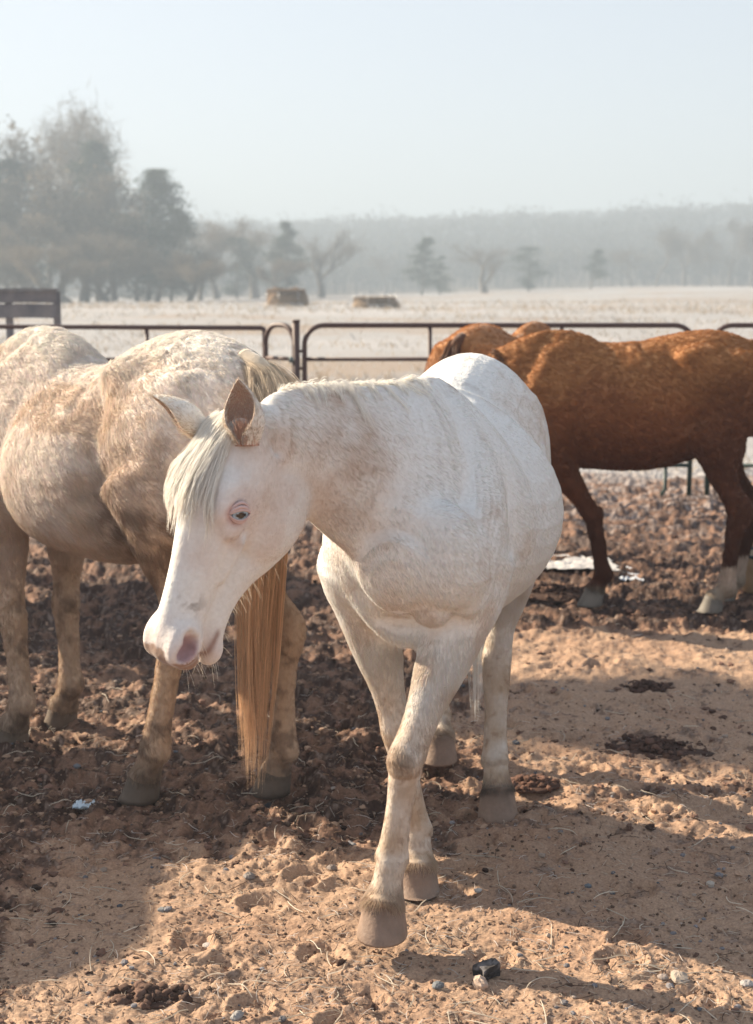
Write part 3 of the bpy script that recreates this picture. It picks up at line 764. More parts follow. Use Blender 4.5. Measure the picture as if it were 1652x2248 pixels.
    if opt.get('forelock'):
        fo = opt['forelock']; G = []
        for i in range(fo['n']):
            l0 = rs.uniform(-.05, .046); a0 = rs.uniform(-.0, .065)
            st = head_pt(F, a0, .062, l0)
            loc, nor, _, _ = bvh.find_nearest(Vector(st), .3); st = np.array(loc)+np.array(nor)*.002
            dr = A*1.0+D*.05+L*(l0*9*rs.uniform(.4, 1.3)+fo.get('lean', 0)*rs.uniform(.2, 1.5))
            g = comb(bvh, st, dr, rs.uniform(*fo['len'])*s, 14, .005, rs.uniform(.008, .022), rs, grav=.45, wob=.45, pull=.55)
            G.append(g)
        S = locks(np.array(G), fo['per'], .0045*s, rs, .14)
        c = np.array(fo['rgb'])*rs.uniform(.75, 1.12, len(S))[:, None]
        strands('forelock', S, fo.get('rad', .0006)*np.concatenate([np.ones(10), [.9, .75, .5, .2]]), np.clip(c, 0, .95), MAT_LONG, e)
    if opt.get('tail'):
        to = opt['tail']; yb = p.get('bend', 0)*1.2; k = 18
        P0 = np.array([-1.075*s, yb*s, (1.375+p.get('croupz', 0))*s])
        low = np.array(to.get('low', (-1.17*s, yb*s, .62*s))); mid = np.array([(-1.19*s+low[0])/2, (yb*s+low[1])/2, 1.08*s]); end = np.array(to.get('end', (-1.13*s, yb*s, .20*s)))
        G = []
        ctrl = crom(np.array([P0+[.05, 0, .02], P0+[-.045*s, 0, -.02*s], P0+[-.10*s, 0, -.13*s], mid, low, end]), 8)
        tt = np.linspace(0, len(ctrl)-1, 60); ctrl = np.stack([np.interp(tt, np.arange(len(ctrl)), ctrl[:, i]) for i in range(3)], 1)
        for i in range(to['n']):
            st = rs.uniform(0, .36)**1.0; an = rs.uniform(0, 6.28); i0 = int(st*59)
            idx = np.linspace(i0, 59*rs.uniform(.68, 1.0)**.7, k); c = np.stack([np.interp(idx, np.arange(60), ctrl[:, j]) for j in range(3)], 1)
            t = np.linspace(0, 1, k); wd = np.interp(idx/59, [0, .15, .35, .6, .85, 1], [.025, .040, .065, .060, .050, .034])*s*to.get('w', 1)
            rr_ = rs.uniform(.3, 1.0)
            off = np.stack([-.7*math.cos(an)*wd*rr_, math.sin(an)*wd*rr_, np.zeros(k)], 1)
            fl_ = np.outer(np.sin(t*math.pi)*rs.normal(0, .010)+.008*np.sin(t*9+rs.uniform(0, 6)), [.5, 1, 0])
            G.append(c+off+fl_)
        S = locks(np.array(G), to['per'], .006*s, rs, .5)
        top = ss(S[:, :, 2], .80*s, 1.30*s)[:, :, None]
        c = (np.array(to['rgb'])*(1-top)+np.array(to['rgb_top'])*top)*rs.uniform(.55, 1.25, len(S))[:, None, None]
        strands('tail', S, to.get('rad', .0007)*np.concatenate([np.ones(k-3), [.8, .5, .2]]), np.clip(c, 0, .95), MAT_LONG, e)
        G2 = Geo(); G2.tube(ctrl[:26], np.interp(np.linspace(0, 1, 26), [0, .3, 1], [.034, .03, .012])*s, 14)
        dk = G2.build('tail_dock', MAT_COAT, e, True); set_col(dk, np.tile(np.array(to['rgb_top'])*.8, (len(dk.data.vertices), 1)))
    if opt.get('whiskers'):
        S = []; base = []
        for i in range(opt['whiskers']):
            q = rs.choice([-1, 1]); ch = rs.rand() < .45
            if ch: st = head_pt(F, rs.uniform(.26, .50), -.19+rs.uniform(-.01, .02), q*rs.uniform(0, .03)); dr = -D*1.0+A*rs.uniform(.2, .9)+L*q*.2
            else: st = head_pt(F, rs.uniform(.52, .60), rs.uniform(-.13, -.06), q*rs.uniform(.0, .06)); dr = A*.8-D*rs.uniform(.0, .7)+L*q*rs.uniform(.2, .9)
            loc, nor, _, _ = bvh.find_nearest(Vector(st), .3); st = np.array(loc); dr = unit(dr)+np.array(nor)*.4
            ln_ = rs.uniform(.015, .05); t = np.linspace(0, 1, 5)
            S.append(st+np.outer(t*ln_, unit(dr))+np.outer(t*t*ln_*.25, [0, 0, -1]))
        strands('whiskers', np.array(S), .0003*np.array([1, .9, .8, .6, .2]), np.tile([.8, .72, .6], (len(S), 1)), MAT_LONG, e)
    return e, F

# ------------------------------------------------------------------ coats (pigment of the hair, dried mud, and some light and shade painted in)
def coat_main(V, N, p, F):
    s = F['s']; n = len(V); z = V[:, 2]
    c = np.tile([.80, .795, .775], (n, 1))
    f1 = fbm(V*[1, 1, .7], 5.5, 4, 11); f2 = fbm(V, 14, 4, 23); f3 = fbm(V, 45, 3, 31)
    c = mixc(c, (.60, .45, .34), ss(f1+.35*f2, .10, .5)*.28)
    c = mixc(c, (.42, .29, .20), ss(f2+.3*f3, .30, .55)*.25*ss(f1, -.1, .3))
    # hay-coloured mud on neck, belly and lower legs, backlit glow painted into the legs
    B, Nn = F['neck']; nk = np.exp(-((np.linalg.norm(V-(Nn+(B-Nn)*.33+np.array([0, .02, -.02])), axis=1)/.17)**2))
    c = mixc(c, (.46, .31, .21), np.clip(nk*.60*(1+1.2*f2), 0, .6))
    c = mixc(c, (.52, .39, .27), (1-ss(z, .62, .92))*.30*(1+f2))
    lg = 1-ss(z, .42, .72); c = mixc(c, (.44, .32, .22), np.clip(lg*(.68+.5*f2), 0, .88))
    c = mixc(c, (.30, .20, .14), ss(f3+.4*f2, .30, .6)*lg*.6)
    K = np.array(p['fl']['K']); kd = np.linalg.norm(V-(K+np.array([.06, -.005, -.005])), axis=1)
    c = mixc(c, (.29, .22, .165), (1-ss(kd+.012*f2, .024, .044))*.75)
    ch = np.array(p['hl']['C']); kd = np.linalg.norm((V-ch)*[1, 1, 1.6], axis=1); c = mixc(c, (.07, .055, .05), (1-ss(kd+.01*f2, .055, .072))*.85)
    # pink skin of face
    a = (V-F['P'])@F['A']/F['sh']; d = (V-F['P'])@F['D']/F['sh']/F['dep']; l = (V-F['P'])@F['L']/F['sh']
    inh = ss(a, -.03, .07)*(1-ss(np.sqrt(l*l+(d+.03)**2*.55), .13, .19))
    ed = np.sqrt((a-.212)**2+((d-.018)*1.1)**2+((np.abs(l)-.11)*.5)**2)
    c = mixc(c, (.64, .50, .49), inh*np.exp(-(ed/.055)**2)*.55)
    c = mixc(c, (.55, .36, .34), inh*(1-ss(ed, .022, .036))*.9)
    c = mixc(c, (.66, .55, .53), inh*ss(f1+.4*f2+.1, .1, .5)*.22)
    ml = inh*ss(a, .46, .54); c = mixc(c, (.69, .59, .56), ml*.5)
    nd = np.sqrt(((a-.552)/.036)**2+((d+.022)/.024)**2+((np.abs(l)-.060)/.03)**2)
    c = mixc(c, (.42, .27, .28), inh*(1-ss(nd, .75, 1.2))*.95); c = mixc(c, (.10, .06, .06), inh*(1-ss(nd, .45, .9))*ss(-a, -.556, -.535)*.9)  # nostril hollow darkened in the colour to give it depth
    c = mixc(c, (.27, .155, .10), inh*ss(a+.30*(-d)-.04*f2-.012*f3, .566, .584)*(1-ss(nd, .6, 1.0)*0)*(nd > 1.0)*(d > -.095)*.9)
    md = inh*np.exp(-((d+.098)/.007)**2)*ss(a, .475, .50); c = mixc(c, (.25, .13, .10), md*.8)
    dk = inh*np.exp(-(((a-.45)/.03)**2+((d-.005)/.03)**2+((l-.05)/.03)**2)); c = mixc(c, (.25, .22, .2), np.clip(dk*ss(f3, .0, .4), 0, 1)*.8)
    ln_c = np.zeros(n)
    for k_ in ('fl', 'fr', 'hl', 'hr'):
        ln_c = np.maximum(ln_c, 1-ss(np.linalg.norm(V-np.array(p[k_]['C']), axis=1), .055, .09))
    wb = ss(V[:, 2], 1.36, 1.45)*ss(-V[:, 0], -.15, .1)*(V[:, 0] > -.5); c = mixc(c, (.36, .31, .27), wb*ss(f3+f2*.5, .0, .4)*.5)
    ln = np.full(n, .017); ln = ln*(1-.45*inh); ln = ln*(1-.75*inh*ss(a, .48, .55)); ln = ln*(1-.7*inh*(1-ss(ed, .03, .05)))
    ln = np.where(inh*(nd < 1.15), .0015, ln); ln = ln*(1+.5*(1-ss(z, .70, .9))*ss(z, .55, .7)); ln[z < .5] *= .8; ln = ln+.016*ln_c
    return c, ln, (lambda k: (.27, .19, .145))

def coat_pal(V, N, p, F):
    s = F['s']; n = len(V); z = V[:, 2]/s; x = V[:, 0]/s
    c = np.tile([.88, .79, .71], (n, 1))
    f1 = fbm(V, 4.5, 4, 41); f2 = fbm(V, 14, 4, 43); f3 = fbm(V, 45, 3, 47)
    c = mixc(c, (.58, .41, .27), ss(f1+.4*f2, -.05, .4)*.5)
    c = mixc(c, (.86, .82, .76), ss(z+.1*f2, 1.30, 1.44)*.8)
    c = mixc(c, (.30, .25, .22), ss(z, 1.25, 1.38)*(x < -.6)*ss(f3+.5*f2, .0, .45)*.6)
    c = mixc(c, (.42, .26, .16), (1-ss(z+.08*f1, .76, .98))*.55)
    c = mixc(c, (.46, .30, .19), ss(-x, .55, .75)*(1-ss(z, 1.05, 1.3))*.55)
    c = mixc(c, (.20, .125, .085), ss(-x, .5, .7)*(1-ss(z, .90, 1.12))*ss(z, .60, .72)*ss(f2+.5*f3, -.2, .3)*.75)
    lg = 1-ss(z, .45, .75); c = mixc(c, (.50, .36, .25), lg*.7); c = mixc(c, (.14, .09, .065), ss(f2+.4*f3, .05, .45)*lg*.65)
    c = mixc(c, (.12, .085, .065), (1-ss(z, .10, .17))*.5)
    ln = np.full(n, .030)*s; ln = ln*(1-.45*(1-ss(z, .55, .8))); ln = ln*(1-.35*ss(-x, .7, .9))
    return c, ln, (.15, .115, .09)

def coat_brown(V, N, p, F):
    s = F['s']; n = len(V); z = V[:, 2]/s; x = V[:, 0]/s
    c = np.tile([.31, .120, .048], (n, 1))
    f1 = fbm(V, 5, 4, 51); f2 = fbm(V, 34, 4, 53)
    c = mixc(c, (.50, .245, .095), ss(z+.15*f1, 1.0, 1.35)*.75)  # lighter golden topline, with the sunlit highlight of the back painted in
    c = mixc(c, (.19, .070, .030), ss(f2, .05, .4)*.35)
    c = mixc(c, (.115, .042, .022), (1-ss(z, .78, 1.12))*.75)  # underside darkened, painting the belly's shade into the coat
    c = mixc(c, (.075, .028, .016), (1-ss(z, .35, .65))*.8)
    if p.get('socks', True):
        sk = (x < -.4)*(1-ss(z+.02*f2, .235, .26)); c = mixc(c, (.58, .47, .38), sk*.95); c = mixc(c, (.33, .27, .20), sk*(1-ss(z, .10, .17))*.7)
    sk = (x > -.4)*(1-ss(z, .09, .14)); c = mixc(c, (.22, .20, .15), sk*.7)
    c = mixc(c, (.12, .045, .024), ss(-x, .62, .9)*(1-ss(z, 1.15, 1.38))*ss(z, .27, .34)*.6)  # hindquarter below the croup darkened as painted shade
    ln = np.full(n, .022)*s
    return c, ln, (.20, .18, .155)

WHITE_HAIR = (.93, .89, .825)
tl, tv, _ = local_frame(MAIN_ROOT, MAIN_H)

# ------------------------------------------------------------------ terrain
def terrain(x, y):
    x = np.asarray(x, float); y = np.asarray(y, float)
    z = 1.02*ss(y, 13.5, 50)+ss(y, 60, 210)*(-.10+1.55*ss(x, -15, 45))
    z = z-.35*ss(y, 60, 130)*ss(-x, 5, 40)+.10*fbm2(x, y, .03, 2, 3)*ss(y, 16, 40)
    z = z+16.0*ss(y, 250, 420)*(1+.10*fbm2(x, y, .006, 2, 5)+.22*ss(x, 40, 130)-.05*ss(-x, 0, 60))
    return z

def rough(x, y):
    """how churned the paddock is: 1 trampled and clotted, 0 packed"""
    w = ss(y, 3.75, 4.5)*(1-.60*ss(x, -.2, .6)*(1-ss(y, 6.2, 7.2)))
    w = np.maximum(w, ss(-x, .75, 1.15)*.9)
    w = np.maximum(w, .9*ss(y, 6.5, 7.5))
    w = w*(1-.55*ss(y, 5.55, 5.9)*(1-ss(y, 6.9, 7.2))*ss(x, .3, .8))
    return np.clip(w+.28*fbm2(x, y, 1.3, 2, 7), .06, 1.0)

def relief(x, y):
    r = rough(x, y)
    a = fbm2(x, y, 5.0, 3, 21); b = fbm2(x, y, 15, 3, 22); c = fbm2(x, y, 48, 3, 23)
    ridg = 1-np.abs(fbm2(x, y, 9.0, 3, 24))*2.2
    pit = -np.clip(fbm2(x, y, 6.0, 2, 25)-.15, 0, 1)
    z = .016*fbm2(x, y, 1.1, 2, 20)+r*(.028*a+.040*b+.012*np.clip(ridg, -1, 1)+.045*pit)+(.003+.012*r)*c+.0028*fbm2(x, y, 130, 2, 26)
    z = z+(1-r)*(.007*b+.004*ridg)+.010*(1-r)*fbm2(x*.45, y, 7, 3, 61)
    for hx, hy, hr, ha in HOOFPRINTS:
        dx, dy = x-hx, y-hy; m = (np.abs(dx) < .2) & (np.abs(dy) < .2)
        if m.any():
            u = (dx*math.cos(ha)+dy*math.sin(ha)); v = (-dx*math.sin(ha)+dy*math.cos(ha))
            d = np.sqrt(u*u+(v*1.15)**2)/hr
            z = z-np.where(m, .013*np.exp(-((d-.72)/.25)**2)*(u > -.4*hr)+.004*(d < .75), 0)+np.where(m, .007*np.exp(-((d-1.25)/.16)**2), 0)
    return z*(1-ss(y, 12.5, 15))
rsh = np.random.RandomState(5)
HOOFPRINTS = [(rsh.uniform(-1.2, 1.2), rsh.uniform(2.9, 6.5), rsh.uniform(.055, .07), rsh.uniform(0, 6.28)) for _ in range(100)]

def ground_z(x, y): return float(terrain([x], [y])[0]+relief(np.array([float(x)]), np.array([float(y)]))[0])

def build_ground():
    f = 1422.0; H = CAM_H
    rows = [-25, -12, -5, -1, .8, 1.8, 2.3]; y = 2.5
    while y < 14.5: rows.append(y); y += max(.0052, 1.25*y*y/(H*f))
    while y < 60: rows.append(y); y *= 1.012
    while y < 1400: rows.append(y); y *= 1.03
    rows = np.array(rows); nu = 720
    u = np.linspace(-1, 1, nu); inner = .86
    prof_in = u/inner
    side = np.sign(u)*np.clip((np.abs(u)-inner)/(1-inner), 0, 1)**2.2
    R, Uu = np.meshgrid(rows, np.arange(nu), indexing='ij')
    yy = np.maximum(R, 2.6)
    X = np.clip(prof_in[Uu], -1, 1)*(.30*yy+.35)+side[Uu]*(25+2.2*yy)
    x = X.ravel(); y = R.ravel()
    z = terrain(x, y); m = (y < 15.5) & (y > 1.5) & (np.abs(x) < 12)
    z[m] += relief(x[m], y[m])
    V = np.stack([x, y, z], 1)
    nr = len(rows); i = np.arange(nr-1)[:, None]*nu; j = np.arange(nu-1)[None, :]
    Q = np.stack([i+j, i+j+1, i+nu+j+1, i+nu+j], -1).reshape(-1, 4)
    # pigment
    r = rough(x, y); n1 = fbm2(x, y, 2.2, 4, 31); n2 = fbm2(x, y, 14, 4, 33); n3 = fbm2(x, y, 60, 3, 35)
    c = np.tile([.42, .288, .203], (len(x), 1))
    c = mixc(c, (.35, .215, .145), ss(n1+.4*n2, -.1, .5)*.5)
    c = mixc(c, (.205, .118, .083), np.clip(ss(r+.45*n2, .40, .75), 0, 1)*.85)
    c = mixc(c, (.045, .026, .021), ss(r*.8+.8*n2+.35*n3, .50, .84)*.9)
    c = mixc(c, (.13, .085, .065), ss(n2+.6*n3, .25, .5)*.6)
    c = mixc(c, (.50, .40, .34), ss(n3+.5*n2, .42, .62)*.35)
    c = mixc(c, (.55, .48, .46), ss(y, 8.5, 12)*ss(n2+.4*n3, -.05, .4)*.55)
    # frosted grass beyond the fence
    g = np.tile([.37, .375, .385], (len(x), 1)); m1 = fbm2(x*.35, y, .22, 4, 37); m2 = fbm2(x*.5, y, 1.3, 3, 39)
    g = mixc(g, (.33, .26, .20), ss(m1+.4*m2, -.05, .35)*.8); g = mixc(g, (.47, .465, .475), ss(-m1+.5*m2, .0, .5)*.6)
    w = ss(y+.8*n1, 12.3, 13.8); c = c*(1-w[:, None])+g*w[:, None]
    w = ss(y, 235, 255); c = mixc(c, (.16, .13, .10), w)
    m_, nt, b = new_mat('dirt_and_frosted_grass'); N = nt.nodes; L = nt.links
    a = N.new('ShaderNodeAttribute'); a.attribute_name = 'pigment'; tc = N.new('ShaderNodeTexCoord')
    no = N.new('ShaderNodeTexNoise'); no.inputs['Scale'].default_value = 130; no.inputs['Detail'].default_value = 5; no.inputs['Roughness'].default_value = .65
    L.new(tc.outputs['Object'], no.inputs['Vector'])
    cr = N.new('ShaderNodeValToRGB'); cr.color_ramp.elements[0].position = .32; cr.color_ramp.elements[1].position = .66
    cr.color_ramp.elements[0].color = (.55, .5, .47, 1); cr.color_ramp.elements[1].color = (1.2, 1.17, 1.12, 1); L.new(no.outputs['Fac'], cr.inputs[0])
    mx = N.new('ShaderNodeMix'); mx.data_type = 'RGBA'; mx.blend_type = 'MULTIPLY'; mx.inputs['Factor'].default_value = .8
    L.new(a.outputs['Color'], mx.inputs['A']); L.new(cr.outputs[0], mx.inputs['B']); L.new(mx.outputs['Result'], b.inputs['Base Color'])
    b.inputs['Roughness'].default_value = .9; b.inputs['Specular IOR Level'].default_value = .25
    bu = N.new('ShaderNodeBump'); bu.inputs['Strength'].default_value = .6; bu.inputs['Distance'].default_value = .006
    L.new(no.outputs['Fac'], bu.inputs['Height']); L.new(bu.outputs[0], b.inputs['Normal'])
    o = mesh_obj('ground', V, Q, m_, None, True); set_col(o, np.clip(c, 0, .8)); tag(o, kind='structure')
    return o
build_ground()

# ------------------------------------------------------------------ litter on the ground
def blob(rs, r, flat=.7, n=7, m=5, rough_=.25):
    th = np.linspace(0, math.pi, m+1)[1:-1]; ph = np.arange(n)*2*math.pi/n
    V = [[0, 0, 1]]+[[math.sin(t)*math.cos(p), math.sin(t)*math.sin(p), math.cos(t)] for t in th for p in ph]+[[0, 0, -1]]
    V = np.array(V)*(1+rs.uniform(-rough_, rough_, len(V)))[:, None]*np.array([rs.uniform(.75, 1.25), rs.uniform(.75, 1.25), flat])*r
    a = rs.uniform(0, 6.28); c, s = math.cos(a), math.sin(a); V = V@np.array([[c, s, 0], [-s, c, 0], [0, 0, 1]])
    T = []; k = len(th)
    for j in range(n): T.append([0, 1+j, 1+(j+1) % n]); e = 1+(k-1)*n; T.append([len(V)-1, e+(j+1) % n, e+j])
    Q = [[1+i*n+j, 1+(i+1)*n+j, 1+(i+1)*n+(j+1) % n, 1+i*n+(j+1) % n] for i in range(k-1) for j in range(n)]
    return V, np.array(Q), np.array(T)

def rand_ground(rs, n, y0=2.7, y1=12.0, pw=2.0):
    """points spread so that there are about as many near as far in the picture"""
    y = 1/(1/y0+(1/y1-1/y0)*rs.rand(n)); x = rs.uniform(-1, 1, n)*(.30*y+.3)
    return x, y

def vz(x, y): return terrain(x, y)+relief(x, y)

def scatter_blobs(name, n, rmin, rmax, colfn, seed, flat=.7, roughp=.3, y1=10, keep=None, rough_=.3, mat=None):
    rs = np.random.RandomState(seed); x, y = rand_ground(rs, n, 2.7, y1)
    if keep is not None: k = keep(x, y, rs); x, y = x[k], y[k]
    z = vz(x, y); G = Geo(); cols = []
    for i in range(len(x)):
        r = rmin*(rmax/rmin)**(rs.rand()**1.6); V, Q, T = blob(rs, r, flat, 6, 4, rough_)
        G.add(V+[x[i], y[i], z[i]+r*flat*.35], Q, T); cols.append(np.tile(colfn(rs), (len(V), 1)))
    o = G.build(name, mat, None, False); set_col(o, np.concatenate(cols)); tag(o, kind='stuff'); return o

MAT_CLOD = skin_mat('crumbled_dirt', .95, 0.0, .6)
MAT_STONE = skin_mat('stone', .75, 0.0, .4)
def clodcol(rs):
    return np.array([.17, .10, .075])*rs.uniform(.2, 1.5) if rs.rand() < .75 else np.array([.40, .27, .19])*rs.uniform(.8, 1.2)
scatter_blobs('dirt_clods', 16000, .003, .017, clodcol, 101, .55, rough_=.5, keep=lambda x, y, rs: rs.rand(len(x)) < rough(x, y)**1.3, mat=MAT_CLOD)
scatter_blobs('dirt_crumbs', 12000, .0018, .007, lambda rs: np.array([.30, .20, .145])*rs.uniform(.35, 1.3), 102, .7, y1=6, mat=MAT_CLOD)
def stonecol(rs):
    k = rs.rand(); b = np.array([.20, .19, .20]) if k < .5 else (np.array([.34, .27, .22]) if k < .8 else np.array([.10, .11, .13]))
    return b*rs.uniform(.7, 1.3)
scatter_blobs('gravel', 700, .003, .010, stonecol, 103, .6, y1=7, rough_=.2, mat=MAT_STONE)

def straw(name, n, seed, lmin, lmax, rad, rgb, y1, curl=.5, keep=None):
    rs = np.random.RandomState(seed); x, y = rand_ground(rs, n, 2.7, y1)
    if keep is not None: k = keep(x, y, rs); x, y = x[k], y[k]
    n = len(x); k = 6; t = np.linspace(-.5, .5, k); L = rs.uniform(lmin, lmax, n); a = rs.uniform(0, 6.28, n); cu = rs.normal(0, curl, n)
    ang = a[:, None]+cu[:, None]*t[None]*2; st = (L/(k-1))[:, None]
    dx = np.cumsum(np.cos(ang)*st, 1); dy = np.cumsum(np.sin(ang)*st, 1)
    X = x[:, None]+dx; Y = y[:, None]+dy
    Z = vz(X.ravel(), Y.ravel()).reshape(n, k)
    zm = Z.max(1, keepdims=True)*.6+Z*.4
    arc = np.abs(rs.normal(0, .05, n))[:, None]*L[:, None]*(1-(2*t[None])**2)+rs.normal(0, .10, n)[:, None]*L[:, None]*t[None]
    P = np.stack([X, Y, np.maximum(zm+arc, Z)+.0025], 2)
    C = np.array(rgb)*rs.uniform(.6, 1.15, n)[:, None]
    o = strands(name, P, rad*np.array([.7, 1, 1, 1, .9, .4])*1.0, C, MAT_LONG); tag(o, kind='stuff'); return o
straw('straw_litter', 5200, 111, .008, .045, .0007, (.55, .46, .37), 9, .35)
straw('frosty_straw', 2600, 112, .012, .055, .0007, (.66, .61, .57), 8, .45, keep=lambda x, y, rs: rs.rand(len(x)) < .06+.9*(fbm2(x, y, 2.4, 2, 77) > .22))
straw('trodden_hay', 6000, 113, .008, .035, .0012, (.30, .19, .12), 8, .8, keep=lambda x, y, rs: rs.rand(len(x)) < rough(x, y))

straw('hay_stalks', 260, 114, .05, .13, .0013, (.66, .58, .47), 6, .35)
straw('dark_stems', 500, 115, .02, .07, .0010, (.10, .06, .04), 7, .4)

def stone(px, py, r, rgb, label, flat=.7, name='stone', group=None, seed=0, hi=0.0, shape=None):
    rs = np.random.RandomState(seed+int(px)); d = CAM_H/math.tan(PITCH+math.atan((py-1123.5)/FPX)); c = at(px, py, d)
    V, Q, T = blob(rs, r, flat, 12, 9, .12)
    V = V*(1+.12*fbm(V, 2.2/r, 2, seed))[:, None]
    if shape is not None: V = V*np.array(shape)
    z = ground_z(c[0], c[1]); e = mesh_obj(name, V, Q, MAT_STONE, None, False, T); e.location = (c[0], c[1], z+r*flat*.45+hi)
    set_col(e, np.tile(rgb, (len(V), 1))*(1+.15*fbm(V, 60, 2, 4))[:, None]); tag(e, label, 'stone' if name == 'stone' else name.replace('_', ' '), group); return e
stone(1053, 2158, .021, (.46, .35, .28), 'pale rounded stone resting against the charred block in the right foreground', .85, seed=1)
def charred_block():
    c = at(1070, 2148, CAM_H/math.tan(PITCH+math.atan((2148-1123.5)/FPX))); G = Geo(); rs = np.random.RandomState(8)
    n = 6; xs = np.linspace(-.5, .5, n)
    V = []; F_ = []
    g = {}
    for i in range(n):
        for j in range(n):
            for k in range(n):
                if i in (0, n-1) or j in (0, n-1) or k in (0, n-1): g[(i, j, k)] = len(V); V.append([xs[i], xs[j], xs[k]])
    for a in range(3):
        for sgn in (0, n-1):
            for u in range(n-1):
                for v in range(n-1):
                    def id_(uu, vv):
                        q = [0, 0, 0]; q[a] = sgn; q[(a+1) % 3] = uu; q[(a+2) % 3] = vv; return g[tuple(q)]
                    f = [id_(u, v), id_(u+1, v), id_(u+1, v+1), id_(u, v+1)]; F_.append(f if sgn else f[::-1])
    V = np.array(V); V = V*(1-.035*(np.abs(V)**4).sum(1)[:, None]*4)*np.array([.052, .042, .034]); V = V+.009*np.stack([fbm(V, 38, 3, s_) for s_ in (1, 2, 3)], 1)
    a = .5; V = V@np.array([[math.cos(a), math.sin(a), 0], [-math.sin(a), math.cos(a), 0], [0, 0, 1]])
    V[:, 2] += V[:, 0]*.25
    o = mesh_obj('charred_block', V, np.array(F_), MAT_STONE, None, False); o.location = (c[0], c[1]+.02, ground_z(c[0], c[1])+.016)
    col = mixc(np.tile([.040, .036, .036], (len(V), 1)), (.28, .26, .26), ss(fbm(V, 70, 2, 9)+V[:, 2]*14, .1, .6)*.6); set_col(o, col)
    tag(o, 'dark charred block of wood behind the pale stone in the right foreground', 'wood block')
charred_block()
for i, (px, py, r, rgb, lb_) in enumerate([
    (962, 2160, .016, (.17, .18, .19), 'blue grey pebble left of the charred block'), (1490, 2152, .024, (.36, .30, .25), 'broad beige stone in the lower right of the dirt'),
    (1455, 2150, .012, (.30, .25, .22), 'small brown pebble just left of the broad beige stone'), (728, 1900, .018, (.24, .20, .18), 'flat brown stone in the shade at bottom left of the raised hoof'),
    (547, 1930, .020, (.20, .18, .17), 'flat grey stone in the middle of the left foreground'), (775, 1850, .012, (.17, .17, .18), 'slate pebble left of the standing fore hoof'),
    (170, 1702, .014, (.16, .17, .19), 'bluish round pebble on the dark soil at left'), (590, 1762, .019, (.04, .04, .045), 'black lump of stone behind the fore hooves, left of centre'),
    (732, 1742, .013, (.33, .28, .25), 'light grey stone near the middle of the dirt'), (455, 2065, .012, (.40, .37, .35), 'whitish angular pebble at lower left'),
    (355, 1998, .012, (.22, .22, .22), 'grey pebble beyond the whitish one at lower left'), (1558, 1952, .016, (.42, .37, .32), 'pale stone on the sunlit strip at right'),
    (1050, 1955, .011, (.46, .43, .40), 'small white stone right of the hooves'), (1290, 1450+500, .012, (.14, .16, .18), 'dark bluish pebble in the shadow right of the hooves'),
    (1640, 2160, .015, (.32, .30, .29), 'grey stone at the right edge of the dirt'), (520, 2230, .018, (.30, .29, .28), 'rounded grey stone at the bottom edge left of centre')]):
    stone(px, py, r, rgb, lb_, .6, group='stones on the dirt', seed=20+i)
rs_ = np.random.RandomState(77)
for i in range(34):
    x, y = rand_ground(rs_, 1, 2.9, 5.6); x, y = float(x[0]), float(y[0]); r = rs_.uniform(.008, .015)
    V, Q, T = blob(rs_, r, .6, 9, 6, .2); o = mesh_obj('pebble', V, Q, MAT_STONE, None, False, T); o.location = (x, y, ground_z(x, y)+r*.25)
    set_col(o, np.tile(stonecol(rs_), (len(V), 1))); tag(o, 'small loose pebble lying on the bare dirt', 'pebble', 'loose pebbles on the dirt')

def heap(px, py, wx, wy, hgt, label, seed, n=260, rgb=(.085, .05, .038), name='manure_pile'):
    n = int(n*1.3)
    d = CAM_H/math.tan(PITCH+math.atan((py-1123.5)/FPX)); c = at(px, py, d); rs = np.random.RandomState(seed); G = Geo(); cols = []
    for i in range(n):
        a = rs.uniform(0, 6.28); q = min(abs(rs.normal(0, .5)), .97); x, y = q*wx*math.cos(a), q*wy*math.sin(a); r = rs.uniform(.005, .017)
        V, Q, T = blob(rs, r, .7, 7, 5, .45); zz = hgt*.7*max(0, 1-q)*rs.rand(); G.add(V+[x, y, zz+r*.4], Q, T); cols.append(np.tile(np.array(rgb)*rs.uniform(.6, 1.8), (len(V), 1)))
    V, Q, T = blob(rs, 1.0, 1.0, 20, 9, .10); V = V*[wx*1.02, wy*1.02, hgt*.35]; G.add(V, Q, T); cols.append(np.tile(np.array(rgb)*.9, (len(V), 1)))
    o = G.build(name, MAT_CLOD, None, True); set_col(o, np.concatenate(cols)); o.location = (c[0], c[1], ground_z(c[0], c[1])-.006)
    tag(o, label, 'manure pile')
heap(1430, 1650, .22, .16, .05, 'dark heap of old manure in the shadow right of the white horse', 1)
heap(1215, 1305, .24, .2, .06, 'low dark manure heap in the shade just right of the white horse\'s belly', 2, 320)
heap(1420, 1512, .12, .09, .035, 'small manure heap on the edge of the sunlit strip at right', 3, 130)
heap(1170, 1735, .09, .07, .03, 'brown crumbled dung right of the dark-ringed hoof', 4, 110, (.095, .052, .038))
heap(330, 2185+0, .10, .06, .02, 'dark crumbled dung at the bottom left of the dirt', 5, 90, (.10, .06, .045))

